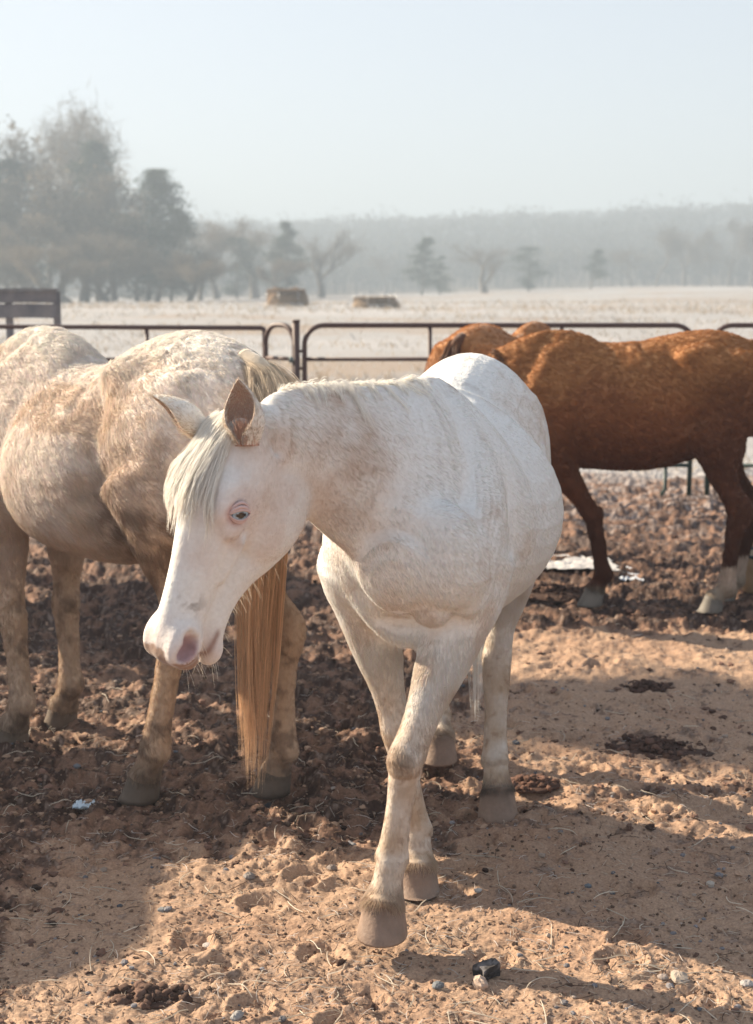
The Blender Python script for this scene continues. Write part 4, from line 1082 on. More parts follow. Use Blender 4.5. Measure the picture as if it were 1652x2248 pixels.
# crumpled white sheets on the ground beyond, and a scrap at left
def scrap(px, py, w, d_, label, seed, rgb):
    d = CAM_H/math.tan(PITCH+math.atan((py-1123.5)/FPX)); c = at(px, py, d); n, m = 22, 12
    u, v = np.meshgrid(np.linspace(-1, 1, n), np.linspace(-1, 1, m), indexing='ij'); u, v = u.ravel(), v.ravel()
    ed = 1+.25*fbm2(u, v, 2, 2, seed)
    x = u*w/2*ed; y = v*d_/2*ed+.08*w*fbm2(u, v*0, 1.5, 2, seed+3); z = .012+.022*np.abs(fbm2(u*3, v*3, 1, 3, seed+1))
    V = np.stack([x, y, z], 1); V2 = V-[0, 0, .003]; i = np.arange(n-1)[:, None]*m; j = np.arange(m-1)[None, :]
    Q = np.stack([i+j, i+m+j, i+m+j+1, i+j+1], -1).reshape(-1, 4); k = n*m
    o = mesh_obj('plastic_sheet', np.concatenate([V, V2]), np.concatenate([Q, Q[:, ::-1]+k]), noise_mat('sheet_'+str(seed), rgb, tuple(q*.85 for q in rgb), 12, .5), None, False)
    o.location = (c[0], c[1], ground_z(c[0], c[1])+.01); tag(o, label, 'plastic sheet')
scrap(1262, 1245, .42, .42, 'crumpled white plastic sheet on the dirt left of the chestnut horse\'s fore hoof', 1, (.58, .56, .55))
scrap(1372, 1262, .16, .42, 'crumpled bluish white plastic sheet right of the chestnut horse\'s fore hoof', 2, (.58, .61, .66))
scrap(185, 1770, .07, .06, 'pale blue scrap of plastic on the dark soil at left', 3, (.60, .70, .78))

# feed tub at the right edge
def feed_tub():
    d = 7.95; x = wx(1692, d); z = ground_z(x, d); e = empty('feed_tub', (x, d, z)); n = 28; a = np.arange(n)*2*math.pi/n
    prof = [(.0, .0), (.105, .0), (.115, .01), (.150, .20), (.150, .215), (.143, .215), (.137, .20), (.105, .02), (.0, .02)]
    V = np.array([[r*math.cos(t), r*math.sin(t), h_] for r, h_ in prof[1:-1] for t in a]); m = len(prof)-2
    Q = [[i*n+j, i*n+(j+1) % n, (i+1)*n+(j+1) % n, (i+1)*n+j] for i in range(m-1) for j in range(n)]
    V = np.concatenate([V, [[0, 0, 0], [0, 0, .02]]]); T = [[m*n, (j+1) % n, j] for j in range(n)]+[[m*n+1, (m-1)*n+j, (m-1)*n+(j+1) % n] for j in range(n)]
    mesh_obj('body', V, np.array(Q), noise_mat('tan_plastic', (.42, .30, .19), (.52, .39, .26), 9, .5), e, True, np.array(T))
    t = np.linspace(0, 2*math.pi, 29); G = Geo(); G.tube(np.stack([.152*np.cos(t), .152*np.sin(t), np.full(29, .218)], 1), .010, 8, False); G.build('rim', noise_mat('dark_rim', (.012, .03, .045), (.02, .045, .06), 9, .4), e, True)
    G = Geo(); G.tube([(0, 0, .175), (0, 0, .182)], .136, 24); G.build('dark_inside', noise_mat('tub_inside_shade', (.008, .02, .03), (.01, .03, .04), 5, .08), e, True)  # dark disc stands in for the shaded inside of the tub
    tag(e, 'tan feed tub with a dark rim cut by the right edge, beside the chestnut horse', 'feed tub')

# tufts of frosted grass in the field beyond the fence
def tufts():
    rs = np.random.RandomState(120); n = 42000; y = 1/(1/13.4+(1/95-1/13.4)*rs.rand(n)); x = rs.uniform(-1, 1, n)*(.32*y+1)
    k = fbm2(x*.6, y, .5, 3, 121)+.35*rs.normal(0, 1, n) > .12; x, y = x[k], y[k]; n = len(x); z = terrain(x, y)
    L = rs.uniform(.04, .13, n)*(1+y/60); a = rs.uniform(0, 6.28, n); ln = rs.uniform(.2, 1.1, n)
    d = np.stack([np.cos(a)*ln, np.sin(a)*ln, np.ones(n)], 1); d /= np.linalg.norm(d, axis=1)[:, None]; B = np.stack([x, y, z], 1)
    P = np.stack([B, B+d*L[:, None]*.6, B+d*L[:, None]+np.stack([np.cos(a), np.sin(a), -.4*np.ones(n)], 1)*L[:, None]*.25], 1)
    f = fbm2(x, y, .35, 2, 9)[:, None]; C = np.where(rs.rand(n, 1) < .45, [[.42, .33, .23]], [[.55, .54, .53]])*(1+.3*f)*rs.uniform(.6, 1.15, (n, 1))
    R = (.0022+.00022*y)[:, None]*np.array([1, .8, .2]); o = strands('frosted_grass', P, R, np.clip(C, 0, .8), MAT_LONG); tag(o, kind='stuff')
tufts()

# ------------------------------------------------------------------ pipe panels and gate
def pipe_mat():
    m, nt, b = new_mat('weathered_pipe'); N = nt.nodes; L = nt.links
    tc = N.new('ShaderNodeTexCoord'); no = N.new('ShaderNodeTexNoise'); no.inputs['Scale'].default_value = 5; no.inputs['Detail'].default_value = 5
    L.new(tc.outputs['Object'], no.inputs['Vector']); sp = N.new('ShaderNodeSeparateXYZ'); L.new(tc.outputs['Object'], sp.inputs[0])
    ma = N.new('ShaderNodeMath'); ma.operation = 'MULTIPLY_ADD'; ma.inputs[1].default_value = .55; L.new(sp.outputs['Z'], ma.inputs[0]); L.new(no.outputs['Fac'], ma.inputs[2])
    cr = N.new('ShaderNodeValToRGB'); cr.color_ramp.elements[0].position = .80; cr.color_ramp.elements[0].color = (.018, .045, .038, 1); cr.color_ramp.elements[1].position = 1.12; cr.color_ramp.elements[1].color = (.075, .034, .028, 1)
    L.new(ma.outputs[0], cr.inputs[0]); L.new(cr.outputs[0], b.inputs['Base Color']); b.inputs['Roughness'].default_value = .55
    return m
MAT_PIPE = pipe_mat(); FY = 11.7

def wx(px, Y): return (px-826)/FPX*(Y*math.cos(PITCH)+.5*math.sin(PITCH))
feed_tub()
def rail(pts, r, e, name='rail'):
    G = Geo(); G.tube(pts, r, 10); return G.build(name, MAT_PIPE, e, True)
ZR = [1.43, 1.155, .87, .58, .28]
def panel(x0, x1, y0, y1, label, stays=(), feet=True, ztop=1.43, round0=True, round1=True, name='pipe_panel', cat='fence panel'):
    e = empty(name, ((x0+x1)/2, (y0+y1)/2, 0)); dx, dy = (x1-x0)/2, (y1-y0)/2; Ln = 2*math.hypot(dx, dy); u = np.array([dx, dy, 0])*2/Ln; dz = ztop-1.43
    A_ = -u*Ln/2; B_ = u*Ln/2; rc = .16
    def corner(P, sgn):
        if (sgn < 0 and not round1) or (sgn > 0 and not round0): return [P+np.array([0, 0, ztop-.03]), P+u*sgn*.01+np.array([0, 0, ztop-.008]), P+u*sgn*.03+np.array([0, 0, ztop])]
        t = np.linspace(0, math.pi/2, 8); return [P+u*sgn*rc*(1-math.cos(a))+np.array([0, 0, ztop-rc+rc*math.sin(a)]) for a in t]
    path = [A_+np.array([0, 0, .03]), A_+np.array([0, 0, .8])]+corner(A_, 1)+corner(B_, -1)[::-1]+[B_+np.array([0, 0, .8]), B_+np.array([0, 0, .03])]
    rail(path, .021, e, 'frame')
    for z in ZR[1:]: rail([A_+np.array([0, 0, z+dz]), B_+np.array([0, 0, z+dz])], .017, e)
    for s_ in stays: rail([A_+u*Ln*s_+np.array([0, 0, .28]), A_+u*Ln*s_+np.array([0, 0, ztop])], .017, e, 'stay')
    if feet:
        for P, sg in ((A_, 1), (B_, -1)):
            q = P+u*sg*.20; rail([q+np.array([0, 0, .28]), q+np.array([0, 0, .08]), q+np.array([0, 0, .03])+u*sg*.03], .016, e, 'foot')
    tag(e, label, cat, 'pipe fence panels'); return e
panel(wx(668, FY), wx(1522, FY), FY, FY, 'long rusty brown pipe panel with rounded corners in the middle of the fence', (.322, .66))
panel(wx(1562, FY), wx(2420, FY), FY, FY-.1, 'pipe panel at the right edge, its top rail showing behind the chestnut rump', (.33, .66))
panel(wx(583, FY+.3), wx(646, FY), FY+.3, FY, 'narrow curved pipe hoop panel beside the gate post', (), False)
panel(wx(-180, FY+.6), wx(581, FY+.35), FY+.9, FY+.35, 'pipe panel on the left behind the palomino horse, top rail slightly lower', (.33, .66), True, 1.40, True, False)
e = empty('gate_post', (wx(650, FY), FY, 0)); rail([(0, 0, 0), (0, 0, 1.46)], .030, e, 'post')
G = Geo(); G.tube([(0, 0, 1.455), (0, 0, 1.475)], .034, 12); G.build('cap', MAT_PIPE, e, True)
for z in (1.22, 1.08): rail([(0, 0, z), (.035, 0, z), (.075, 0, z)], .013, e, 'hinge_pin')
G = Geo(); G.tube([(-.06, 0, 1.15), (-.02, 0, 1.15)], .026, 10); G.build('clamp', noise_mat('clamp', (.10, .14, .14), (.16, .2, .2), 20, .4), e, True)
tag(e, 'upright gate post with hinge pins between the hoop and the long panel', 'post')

# ------------------------------------------------------------------ board windbreak at upper left
MAT_WOOD = noise_mat('grey_weathered_board', (.16, .155, .17), (.24, .22, .22), 6, .85, .4, 40)
WY = 15.2; zg = float(terrain([wx(60, WY)], [WY])[0])
e = empty('board_windbreak', (wx(20, WY), WY, zg))
def plank(x0, x1, z0, z1, y=0, name='plank', th=.04):
    G = Geo(); n = 12; 
    for a, b_ in ((0, 1),):
        xs = np.linspace(x0, x1, n); V = []; 
        for x in xs:
            k = .004*math.sin(x*7.3)
            V += [[x, y-th/2, z0+k], [x, y+th/2, z0+k], [x, y+th/2, z1+k*.5], [x, y-th/2, z1+k*.5]]
        Q = [[i*4+j, i*4+(j+1) % 4, (i+1)*4+(j+1) % 4, (i+1)*4+j] for i in range(n-1) for j in range(4)]+[[3, 2, 1, 0], [(n-1)*4+j for j in range(4)]]
        G.add(V, Q)
    return G.build(name, MAT_WOOD, e, False)
xa, xb = wx(-560, WY)-wx(20, WY), wx(128, WY)-wx(20, WY)
def zpx(py, Y): return CAM_H-math.tan(PITCH+math.atan((py-1123.5)/FPX))*Y-zg
plank(xa, xb, zpx(664.5, WY), zpx(638, WY)); plank(xa, xb, zpx(698, WY), zpx(667, WY)); plank(xa, xb+.01, zpx(637.4, WY), zpx(633, WY), -.005, 'cap_rail', .09)
for q in (20, 125, -260, -540):
    x = wx(q, WY)-wx(20, WY); G = Geo(); G.box((x, .05, zpx(640, WY)/2-.05), (.07, .055, zpx(640, WY)+.1)); G.build('post', MAT_WOOD, e)
tag(e, 'grey weathered board windbreak on posts in the field at the upper left edge', 'windbreak')

# ------------------------------------------------------------------ feeders with hay in the field
MAT_HAY = hair_mat('hay', .2)
def feeder(px0, px1, ybot, Y, hh, label, seed, rgb):
    x0, x1 = wx(px0, Y), wx(px1, Y); cx = (x0+x1)/2; w = (x1-x0)/2; z0 = float(terrain([cx], [Y])[0]); rs = np.random.RandomState(seed)
    e = empty('hay_feeder', (cx, Y, z0)); M_ = noise_mat('galvanised_'+str(seed), (.45, .46, .46), (.6, .6, .6), 8, .45, 0, 0, .6)
    t = np.linspace(0, 2*math.pi, 33)
    for z in (.10,): G = Geo(); G.tube(np.stack([w*1.08*np.cos(t), w*1.08*np.sin(t), np.full(33, z)], 1), .022, 6, False); G.build('ring', M_, e, True)
    for k in range(6):
        a = k*math.pi/3+.2; G = Geo(); G.tube([(w*1.08*math.cos(a), w*1.08*math.sin(a), 0), (w*1.08*math.cos(a), w*1.08*math.sin(a), .62)], .012, 6); G.build('upright', M_, e, True)
    tag(e, label+' ring feeder', 'hay feeder')
    h = empty('hay_bale', (cx, Y, z0))
    n = 30; V = []; 
    for i in range(9):
        q = i/8
        for j in range(n):
            a = j*2*math.pi/n; rr = w*1.15*(1-.55*q**2.5)*(1+.08*math.sin(3*a+seed)+.05*rs.rand()); V.append([rr*math.cos(a), rr*.9*math.sin(a), hh*math.sin(q*1.5)*(.9+.2*math.sin(2*a+seed)*q+.1*rs.rand()*q)])
    V.append([0, 0, hh*1.0]); V = np.array(V)
    Q = [[i*n+j, i*n+(j+1) % n, (i+1)*n+(j+1) % n, (i+1)*n+j] for i in range(8) for j in range(n)]; T = [[8*n+j, 8*n+(j+1) % n, len(V)-1] for j in range(n)]
    mesh_obj('hay_core', V, np.array(Q), noise_mat('hay_'+str(seed), tuple(q*.6 for q in rgb), rgb, 9, .95, .8, 30, 0, 6, 'Object', None, .05), h, False, np.array(T))
    m = 5000; a = rs.uniform(0, 6.28, m); q = rs.rand(m); rr = w*np.where(rs.rand(m) < .6, 1, np.sqrt(rs.rand(m)))*1.0; zz = np.where(rr < w*.98, hh*.95, q*hh)
    P0 = np.stack([rr*np.cos(a), rr*np.sin(a)*.9, zz], 1); d = rs.normal(0, 1, (m, 3))*[1, 1, .7]; d /= np.linalg.norm(d, axis=1)[:, None]; L = rs.uniform(.05, .22, m)
    P = np.stack([P0-d*L[:, None]/2, P0+[0, 0, .02], P0+d*L[:, None]/2-[0, 0, .02]], 1)
    s_ = strands('loose_hay', P, np.array([.005, .006, .003]), np.array(rgb)*rs.uniform(.5, 1.4, m)[:, None], MAT_HAY, h); s_['kind'] = 'stuff'
    tag(h, label.replace('metal', '')+' hay standing inside its ring feeder', 'hay bale')
feeder(588, 668, 673, 62, .72, 'left, taller and darker', 1, (.26, .17, .10))
feeder(778, 866, 677, 58, .40, 'right, low and half eaten', 2, (.30, .21, .13))

# ------------------------------------------------------------------ trees
MAT_BARK = noise_mat('bark', (.10, .085, .07), (.17, .145, .12), 3, .9)
def leaf_mat(name, c1, c2):
    m, nt, b = new_mat(name); N = nt.nodes; L = nt.links
    tc = N.new('ShaderNodeTexCoord'); no = N.new('ShaderNodeTexNoise'); no.inputs['Scale'].default_value = .5; no.inputs['Detail'].default_value = 4
    L.new(tc.outputs['Object'], no.inputs['Vector']); cr = N.new('ShaderNodeValToRGB'); cr.color_ramp.elements[0].position = .35; cr.color_ramp.elements[1].position = .65
    cr.color_ramp.elements[0].color = (*c1, 1); cr.color_ramp.elements[1].color = (*c2, 1); L.new(no.outputs['Fac'], cr.inputs[0])
    df = N.new('ShaderNodeBsdfDiffuse'); tr = N.new('ShaderNodeBsdfTranslucent'); mx = N.new('ShaderNodeMixShader'); mx.inputs[0].default_value = .3
    L.new(cr.outputs[0], df.inputs[0]); L.new(cr.outputs[0], tr.inputs[0]); L.new(df.outputs[0], mx.inputs[1]); L.new(tr.outputs[0], mx.inputs[2])
    L.new(mx.outputs[0], N['Material Output'].inputs[0]); return m
MAT_NEEDLE = leaf_mat('pine_needles', (.035, .050, .030), (.07, .08, .048))
MAT_TWIG = leaf_mat('bare_twigs', (.13, .10, .075), (.19, .15, .11))
MAT_RUSSET = leaf_mat('dry_leaves', (.15, .125, .095), (.22, .18, .135))

def grow(G, tips, P, d, L, r, depth, rs, spread, up):
    n = 4; pts = [P]; dd = d
    for i in range(n):
        dd = unit(dd+rs.normal(0, .10, 3)+np.array([0, 0, up*.06])); pts.append(pts[-1]+dd*L/n)
    G.tube(pts, np.linspace(r, r*.55, n+1), 5 if depth > 1 else 3, False)
    if depth == 0 or r < .012: tips.append((pts[-1], dd)); return
    for k in range(rs.randint(2, 4)):
        i = n if k == 0 else rs.randint(2, n+1)
        q = rs.normal(0, 1, 3); q = unit(q-dd*np.dot(q, dd)); nd = unit(dd+q*spread*rs.uniform(.5, 1.2)*(.45 if k == 0 else 1))
        grow(G, tips, pts[i], nd, L*rs.uniform(.62, .82), r*(.55 if k else .6)*1.05, depth-1, rs, spread, up)
        tips.append((pts[i], nd))

def card_cloud(C, S, rs, aspect=.5, droop=0.0):
    """small two-triangle sprays at C with size S"""
    n = len(C); a = rs.normal(0, 1, (n, 3)); a[:, 2] -= droop; a /= np.linalg.norm(a, axis=1)[:, None]
    b = np.cross(a, rs.normal(0, 1, (n, 3))); b /= np.linalg.norm(b, axis=1)[:, None]
    V = np.stack([C-a*S[:, None], C+b*S[:, None]*aspect, C+a*S[:, None], C-b*S[:, None]*aspect], 1).reshape(-1, 3)
    return V, np.arange(n*4).reshape(n, 4)

def bare_tree(px, ytop, Y, wpx, label, seed, leafy=0.0, group='bare winter trees', name='bare_tree', dens=1.0):
    x = wx(px, Y); z0 = float(terrain([x], [Y])[0]); H_ = (CAM_H-math.tan(PITCH+math.atan((ytop-1123.5)/FPX))*Y)-z0; W = wpx/FPX*Y
    rs = np.random.RandomState(seed); e = empty(name, (x, Y, z0-.1)); G = Geo(); tips = []
    grow(G, tips, np.array([0, 0, 0.]), np.array([0, 0, 1.]), H_*.26, H_*.022, 5, rs, .55, .6)
    V, Q, T = G.arrays(); cur = np.percentile(V[:, 2], 99.5); sx = (W/2)/np.percentile(np.abs(V[:, 0]), 97)
    sc = np.array([sx, sx, H_/cur]); 
    G.v = [v*sc for v in G.v]; G.build('trunk', MAT_BARK, e, True)
    P = np.array([t[0] for t in tips])*sc; k = rs.randint(0, len(P), int(2600*dens)); C = P[k]+rs.normal(0, .045*H_, (len(k), 3))*[1, 1, .8]
    C = C[C[:, 2] > H_*.12]
    Vc, Qc = card_cloud(C, rs.uniform(.03, .07, len(C))*H_, rs, .035 if leafy == 0 else .045, -.6); mesh_obj('crown', Vc, Qc, MAT_TWIG, e, False)
    if leafy:
        k = rs.randint(0, len(P), int(3800*leafy)); C = P[k]+rs.normal(0, .06*H_, (len(k), 3)); C = C[C[:, 2] > 0]
        Vc, Qc = card_cloud(C, rs.uniform(.010, .024, len(C))*H_, rs, .6); mesh_obj('dry_foliage', Vc, Qc, MAT_RUSSET, e, False)
    tag(e, label, 'tree', group); return e

def pine_tree(px, ytop, Y, wpx, label, seed, low=.25, n=34, group='pine trees', shape='layer', lean=0, at_=None):
    x = wx(px, Y); z0 = float(terrain([x], [Y])[0]); H_ = (CAM_H-math.tan(PITCH+math.atan((ytop-1123.5)/FPX))*Y)-z0; W = wpx/FPX*Y
    if at_: x, Y, H_, W = at_; z0 = 0.0
    rs = np.random.RandomState(seed); e = empty('pine_tree', (x, Y, z0-.1)); G = Geo()
    zs = np.linspace(0, H_*.97, 8); tp = np.stack([np.cumsum(rs.normal(0, .012*H_, 8))*0+lean*zs/H_, np.zeros(8), zs], 1); G.tube(tp, np.linspace(H_*.02, H_*.004, 8), 7)
    Cs = []; Ss = []
    for i in range(n):
        q = low+(1-low)*(i+.5)/n; z = q*H_; a = rs.uniform(0, 6.28)
        env = {'layer': (1-q)**.55*1.1+.10, 'round': math.sqrt(max(0, 1-((q-low)/(1-low)*2-1)**2))*.95+.12, 'broad': min(1, (1-q)*2.0)**.75*(.8+.2*rs.rand())+.03}[shape]
        R_ = W/2*env*rs.uniform(.55, 1.1); P = np.array([math.cos(a)*R_+lean*q, math.sin(a)*R_, z+R_*.12])
        G.tube([[lean*q, 0, z-.02*H_], [P[0]*.5+lean*q*.5, P[1]*.5, z], P], [H_*.006, H_*.004, H_*.002], 4, False)
        m = int(260*(.5+rs.rand())); t = rs.uniform(.25, 1.08, m); cc = np.outer(t, P-np.array([lean*q, 0, z]))+np.array([lean*q, 0, z])
        rad = W*.085*(.6+env*.7)
        cc = cc+rs.normal(0, 1, (m, 3))*[rad, rad, rad*.42]; Cs.append(cc); Ss.append(rs.uniform(.007, .017, m)*H_)
    G.build('trunk', MAT_BARK, e, True); C = np.concatenate(Cs); S = np.concatenate(Ss); keep_ = C[:, 2] < H_*1.01; C = C[keep_]; S = S[keep_]
    Vc, Qc = card_cloud(C, S, rs, .45); mesh_obj('crown', Vc, Qc, MAT_NEEDLE, e, False)
    tag(e, label, 'tree', group); return e

TY = 135
bare_tree(105, 242, TY+14, 260, 'tallest bare tree, standing above the grove at upper left', 1, 0, dens=1.2)
bare_tree(-20, 290, TY+4, 240, 'bare tree at the left edge of the grove', 2, .6)
bare_tree(130, 400, TY-2, 300, 'wide grey bare tree behind the brownish ones in the grove', 7, .8, dens=1.6)
bare_tree(60, 385, TY-6, 280, 'brownish tree with dry leaves at the left of the grove, low in front', 3, 1.4)
bare_tree(185, 430, TY-10, 260, 'brownish bushy tree in front of the tall pines', 4, 1.5)
bare_tree(250, 520, TY-14, 200, 'low russet tree at the foot of the grove', 5, 1.2)
bare_tree(20, 500, TY-16, 230, 'low russet tree at the left edge, foot of the grove', 6, 1.3)
pine_tree(35, 350, TY, 240, 'dense pine at the left edge of the grove', 11, .15, 36, shape='broad')
pine_tree(215, 312, TY+6, 190, 'tallest pine of the grove, rounded top left of centre', 12, .2, 40, shape='broad')
pine_tree(325, 372, TY, 210, 'broad open pine on the right side of the grove', 13, .12, 44, shape='broad', lean=1.0)
pine_tree(375, 455, TY-5, 170, 'lower pine at the right end of the grove', 14, .05, 34, shape='broad', lean=.6)
pine_tree(300, 470, TY-8, 170, 'dark pine low in front of the broad open pine', 15, .02, 34, shape='round')
for i_, (px_, yt_, w_, lb_) in enumerate([(150, 545, 170, 'scrubby understory tree left of the dark low pine'), (345, 560, 150, 'scrubby understory tree below the broad open pine'), (415, 575, 130, 'low scrub at the right foot of the grove'), (80, 560, 170, 'low scrub at the left foot of the grove'), (230, 575, 150, 'low scrub in the middle foot of the grove')]):
    bare_tree(px_, yt_, TY-18+i_, w_, lb_, 81+i_, 1.6, dens=1.2)
bare_tree(475, 505, TY+35, 170, 'bare tree just right of the grove', 21, .3)
bare_tree(560, 490, TY+45, 170, 'bare tree behind the left hay feeder, faint in the haze', 22, .2)
pine_tree(520, 520, TY+30, 120, 'small pine between the grove and the left hay feeder', 23, .1, 26, shape='round')
pine_tree(630, 486, TY+25, 100, 'slender pine above the left hay feeder', 24, .15, 26, shape='broad')
bare_tree(705, 508, TY+28, 150, 'spreading bare tree right of the slender pine', 25, 0)
bare_tree(440, 560, TY+10, 150, 'low bare tree at the foot of the small pine', 26, .8)
bare_tree(590, 570, TY+15, 150, 'low scrubby tree left of the left hay feeder', 27, .7)
pine_tree(925, 520, 168, 84, 'layered pine standing alone near the middle of the field edge', 31, .12, 24, lean=.5)
pine_tree(965, 560, 170, 60, 'small layered pine leaning against the lone pine', 32, .05, 16)
bare_tree(1063, 540, 178, 125, 'bare tree with fanned limbs between the lone pine and the round tree', 33, 0)
pine_tree(1160, 540, 176, 84, 'round crowned evergreen at the field edge', 34, .1, 26, shape='round')
pine_tree(1295, 546, 178, 72, 'small pine with a flat crown at the field edge, right of the round one', 35, .25, 16, lean=.7)
for i, (px, yt, w_, lf) in enumerate([(1385, 545, 90, 0), (1440, 520, 110, 0), (1500, 500, 120, .1), (1560, 505, 110, 0), (1600, 488, 110, .1), (1650, 495, 120, 0), (1700, 500, 120, 0), (850, 560, 70, 0)]):
    bare_tree(px, yt, 225+3*i, w_, ['slight bare tree right of the flat crowned pine', 'bare tree second from the flat crowned pine on the right', 'tall bare tree left of the right edge group', 'bare tree in the middle of the right edge group', 'tallest bare tree near the right edge of the field', 'bare tree at the right edge of the photo', 'bare tree partly beyond the right edge', 'thin bare tree left of the lone pine'][i], 41+i, lf, dens=.7)

# slender pine added out of view on the left to shade dirt at right
pine_tree(0, 0, 11.4, 0, 'added slender pine, unseen at left, placed to shade the dirt at right', 51, .60, 40, shape='round', at_=(-9.05, 11.45, 9.6, 1.55))

# ------------------------------------------------------------------ wooded hills
def wooded_hills():
    rs = np.random.RandomState(9); n = 5200; y = rs.uniform(262, 440, n); x = rs.uniform(-1, 1, n)*(y*.34+25)
    z = terrain(x, y); Cs = []; Ss = []; kind = rs.rand(n); G = Geo()
    for i in range(n):
        h = rs.uniform(4.0, 6.5)*(1+.55*(rs.rand() < .12)*rs.rand()); m = 26; q = rs.rand(m); wd = h*.28
        C = np.stack([rs.normal(0, wd*.6, m), rs.normal(0, wd*.6, m), h*(.25+.75*q**.7)], 1)+[x[i], y[i], z[i]]; Cs.append(C); Ss.append(rs.uniform(.25, .75, m))
        G.tube([[x[i], y[i], z[i]-.2], [x[i], y[i], z[i]+h*.8]], [.14, .05], 3, False)
    C = np.concatenate(Cs); S = np.concatenate(Ss); V, Q = card_cloud(C, S, rs, .35, -.5)
    o = mesh_obj('woodland', V, Q, leaf_mat('winter_woodland', (.075, .07, .055), (.14, .115, .09)), None, False); tag(o, kind='stuff')
    o = G.build('woodland_trunks', MAT_BARK, None, False); tag(o, kind='stuff')
wooded_hills()

# ------------------------------------------------------------------ morning haze
def haze():
    G = Geo(); x0, x1, y0, y1, z0, z1 = -420, 420, -32, 1450, -1.6, 36
    G.box(((x0+x1)/2, (y0+y1)/2, (z0+z1)/2), (x1-x0, y1-y0, z1-z0))
    m = bpy.data.materials.new('haze'); m.use_nodes = True; nt = m.node_tree; nt.nodes.clear()
    o_ = nt.nodes.new('ShaderNodeOutputMaterial'); v = nt.nodes.new('ShaderNodeVolumePrincipled')
    v.inputs['Color'].default_value = (.57, .675, .79, 1); v.inputs['Density'].default_value = HAZE; v.inputs['Anisotropy'].default_value = .1
    nt.links.new(v.outputs[0], o_.inputs['Volume'])
    o = G.build('haze', m); tag(o, kind='stuff')
HAZE = .0033
haze()

Q_ = globals().get('QUICK', 1.0)
main_e, MF = build_horse(MAIN, MAIN_ROOT, MAIN_RZ, .005, 'cremello white horse with pale blue eye and shaggy forelock, stepping forward in front', None, coat_main, dict(
    hairs=int(600000*Q_), rad=.00034, seed=3, lift=.12, curl=.03, cscale=9, jit=.045, relief=.0002, muscle=.45, pale=True, ear_rgb=(.84, .79, .72), ear_in=(.50, .33, .26), ear_fur=(.72, .60, .48), lid_rgb=(.64, .47, .45), earlen=.150, earhairs=int(6000*Q_),
    ears=((tv((-.04, .02, 1)), tv((-.45, -.85, .1))), (tv((-.8, .0, .72)), tv((-.55, -.25, -.75)))),
    mane=dict(n=110, rep=2, per=10, side=-1, bias=.80, len=(.035, .085), rgb=WHITE_HAIR, rad=.0005, t0=.05),
    forelock=dict(n=50, per=30, len=(.14, .28), lean=-.30, rgb=WHITE_HAIR, rad=.00038), whiskers=90,
    tail=dict(n=60, per=26, rgb=WHITE_HAIR, rgb_top=WHITE_HAIR)))
tl, tv, _ = local_frame(PAL_ROOT, PAL_H)
te = tl(at(560, 1680, 4.5)); tm = tl(at(566, 1350, 4.48))
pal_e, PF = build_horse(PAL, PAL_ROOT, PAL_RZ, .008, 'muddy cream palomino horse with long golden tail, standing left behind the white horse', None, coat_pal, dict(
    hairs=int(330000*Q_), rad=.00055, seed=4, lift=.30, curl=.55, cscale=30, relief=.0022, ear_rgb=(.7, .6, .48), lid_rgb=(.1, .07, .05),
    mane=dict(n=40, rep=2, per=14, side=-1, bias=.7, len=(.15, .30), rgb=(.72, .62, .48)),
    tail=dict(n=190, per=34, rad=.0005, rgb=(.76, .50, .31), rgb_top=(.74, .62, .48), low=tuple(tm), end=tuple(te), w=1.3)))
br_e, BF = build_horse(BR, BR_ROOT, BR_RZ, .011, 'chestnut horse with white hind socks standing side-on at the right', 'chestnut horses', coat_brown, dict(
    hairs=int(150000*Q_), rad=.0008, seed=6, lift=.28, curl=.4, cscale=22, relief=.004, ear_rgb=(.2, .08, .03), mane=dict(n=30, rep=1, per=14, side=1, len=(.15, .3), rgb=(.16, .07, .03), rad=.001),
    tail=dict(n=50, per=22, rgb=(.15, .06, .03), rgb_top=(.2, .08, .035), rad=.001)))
B2 = dict(POSE0); B2.update(s=1.03, leg=1.2, belly=.76, wide=.245, socks=False, poll=(.70, .10, 1.02), A=(.35, 0, -.93), D=(.93, 0, .35))
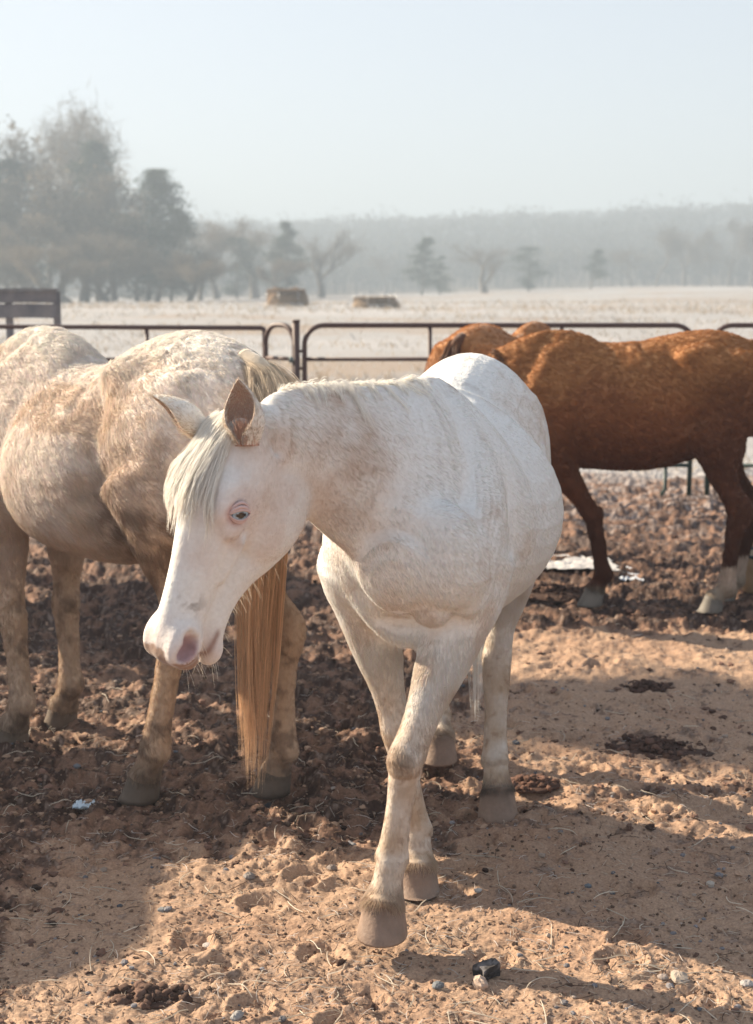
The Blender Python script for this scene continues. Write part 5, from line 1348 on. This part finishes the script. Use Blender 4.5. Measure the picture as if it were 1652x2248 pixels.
for k_, y_ in (('fl', .13), ('fr', -.01), ('hl', .13), ('hr', -.08)):
    B2[k_] = {a_: ((b_[0], y_, b_[2]) if a_ in 'KFCJ' else b_) for a_, b_ in B2[k_].items()}
b2_e, _f = build_horse(B2, (1.02, 9.15), math.atan2(.87, .5), .014, 'chestnut horse with only its rump showing above the white horse\'s back', 'chestnut horses', coat_brown, dict(
    hairs=int(50000*Q_), rad=.0011, seed=7, lift=.35, curl=.4, hi=False, relief=.003, ear_rgb=(.2, .08, .03), tail=dict(n=40, per=20, rgb=(.12, .05, .03), rgb_top=(.14, .06, .03), rad=.0012)))
B3 = dict(POSE0); B3.update(s=1.0, leg=1.2, belly=.78, wide=.28, poll=(.75, 0, 1.25))
b3_e, _f = build_horse(B3, (-2.62, 7.55), math.atan2(.80, -.60), .016, 'pale tan horse at the left edge beyond the palomino, only its rump showing', None, coat_pal, dict(
    hairs=int(30000*Q_), rad=.0012, seed=8, lift=.35, curl=.4, hi=False, relief=.002, ear_rgb=(.5, .4, .3), tail=dict(n=40, per=16, rgb=(.4, .28, .16), rgb_top=(.5, .38, .26), rad=.0012)))
# horse added out of view on the left to shade the left foreground
B4 = dict(POSE0); B4.update(s=1.04, leg=1.2, belly=.78, wide=.29)
b4_e, _f = build_horse(B4, (-2.95, 5.75), math.atan2(.92, .39), .016, 'added bay horse, unseen outside the left edge, placed to shade the dirt', None, coat_brown, dict(
    hairs=0, seed=9, hi=False, relief=.002, ear_rgb=(.2, .08, .03), tail=dict(n=40, per=16, rgb=(.05, .03, .02), rgb_top=(.08, .04, .03), rad=.0012)))
B5 = dict(POSE0); B5.update(s=1.02, leg=1.2, belly=.78, wide=.29, poll=(.80, 0, 1.60))  # unseen horse added so that its shadow falls on the dirt
b5_e, _f = build_horse(B5, (-3.05, 8.75), math.atan2(.95, .30), .018, 'added dark horse, unseen behind the tan one, placed to shade the dirt', None, coat_brown, dict(
    hairs=0, seed=10, hi=False, relief=.002, ear_rgb=(.2, .08, .03), tail=dict(n=30, per=14, rgb=(.05, .03, .02), rgb_top=(.08, .04, .03), rad=.0014)))
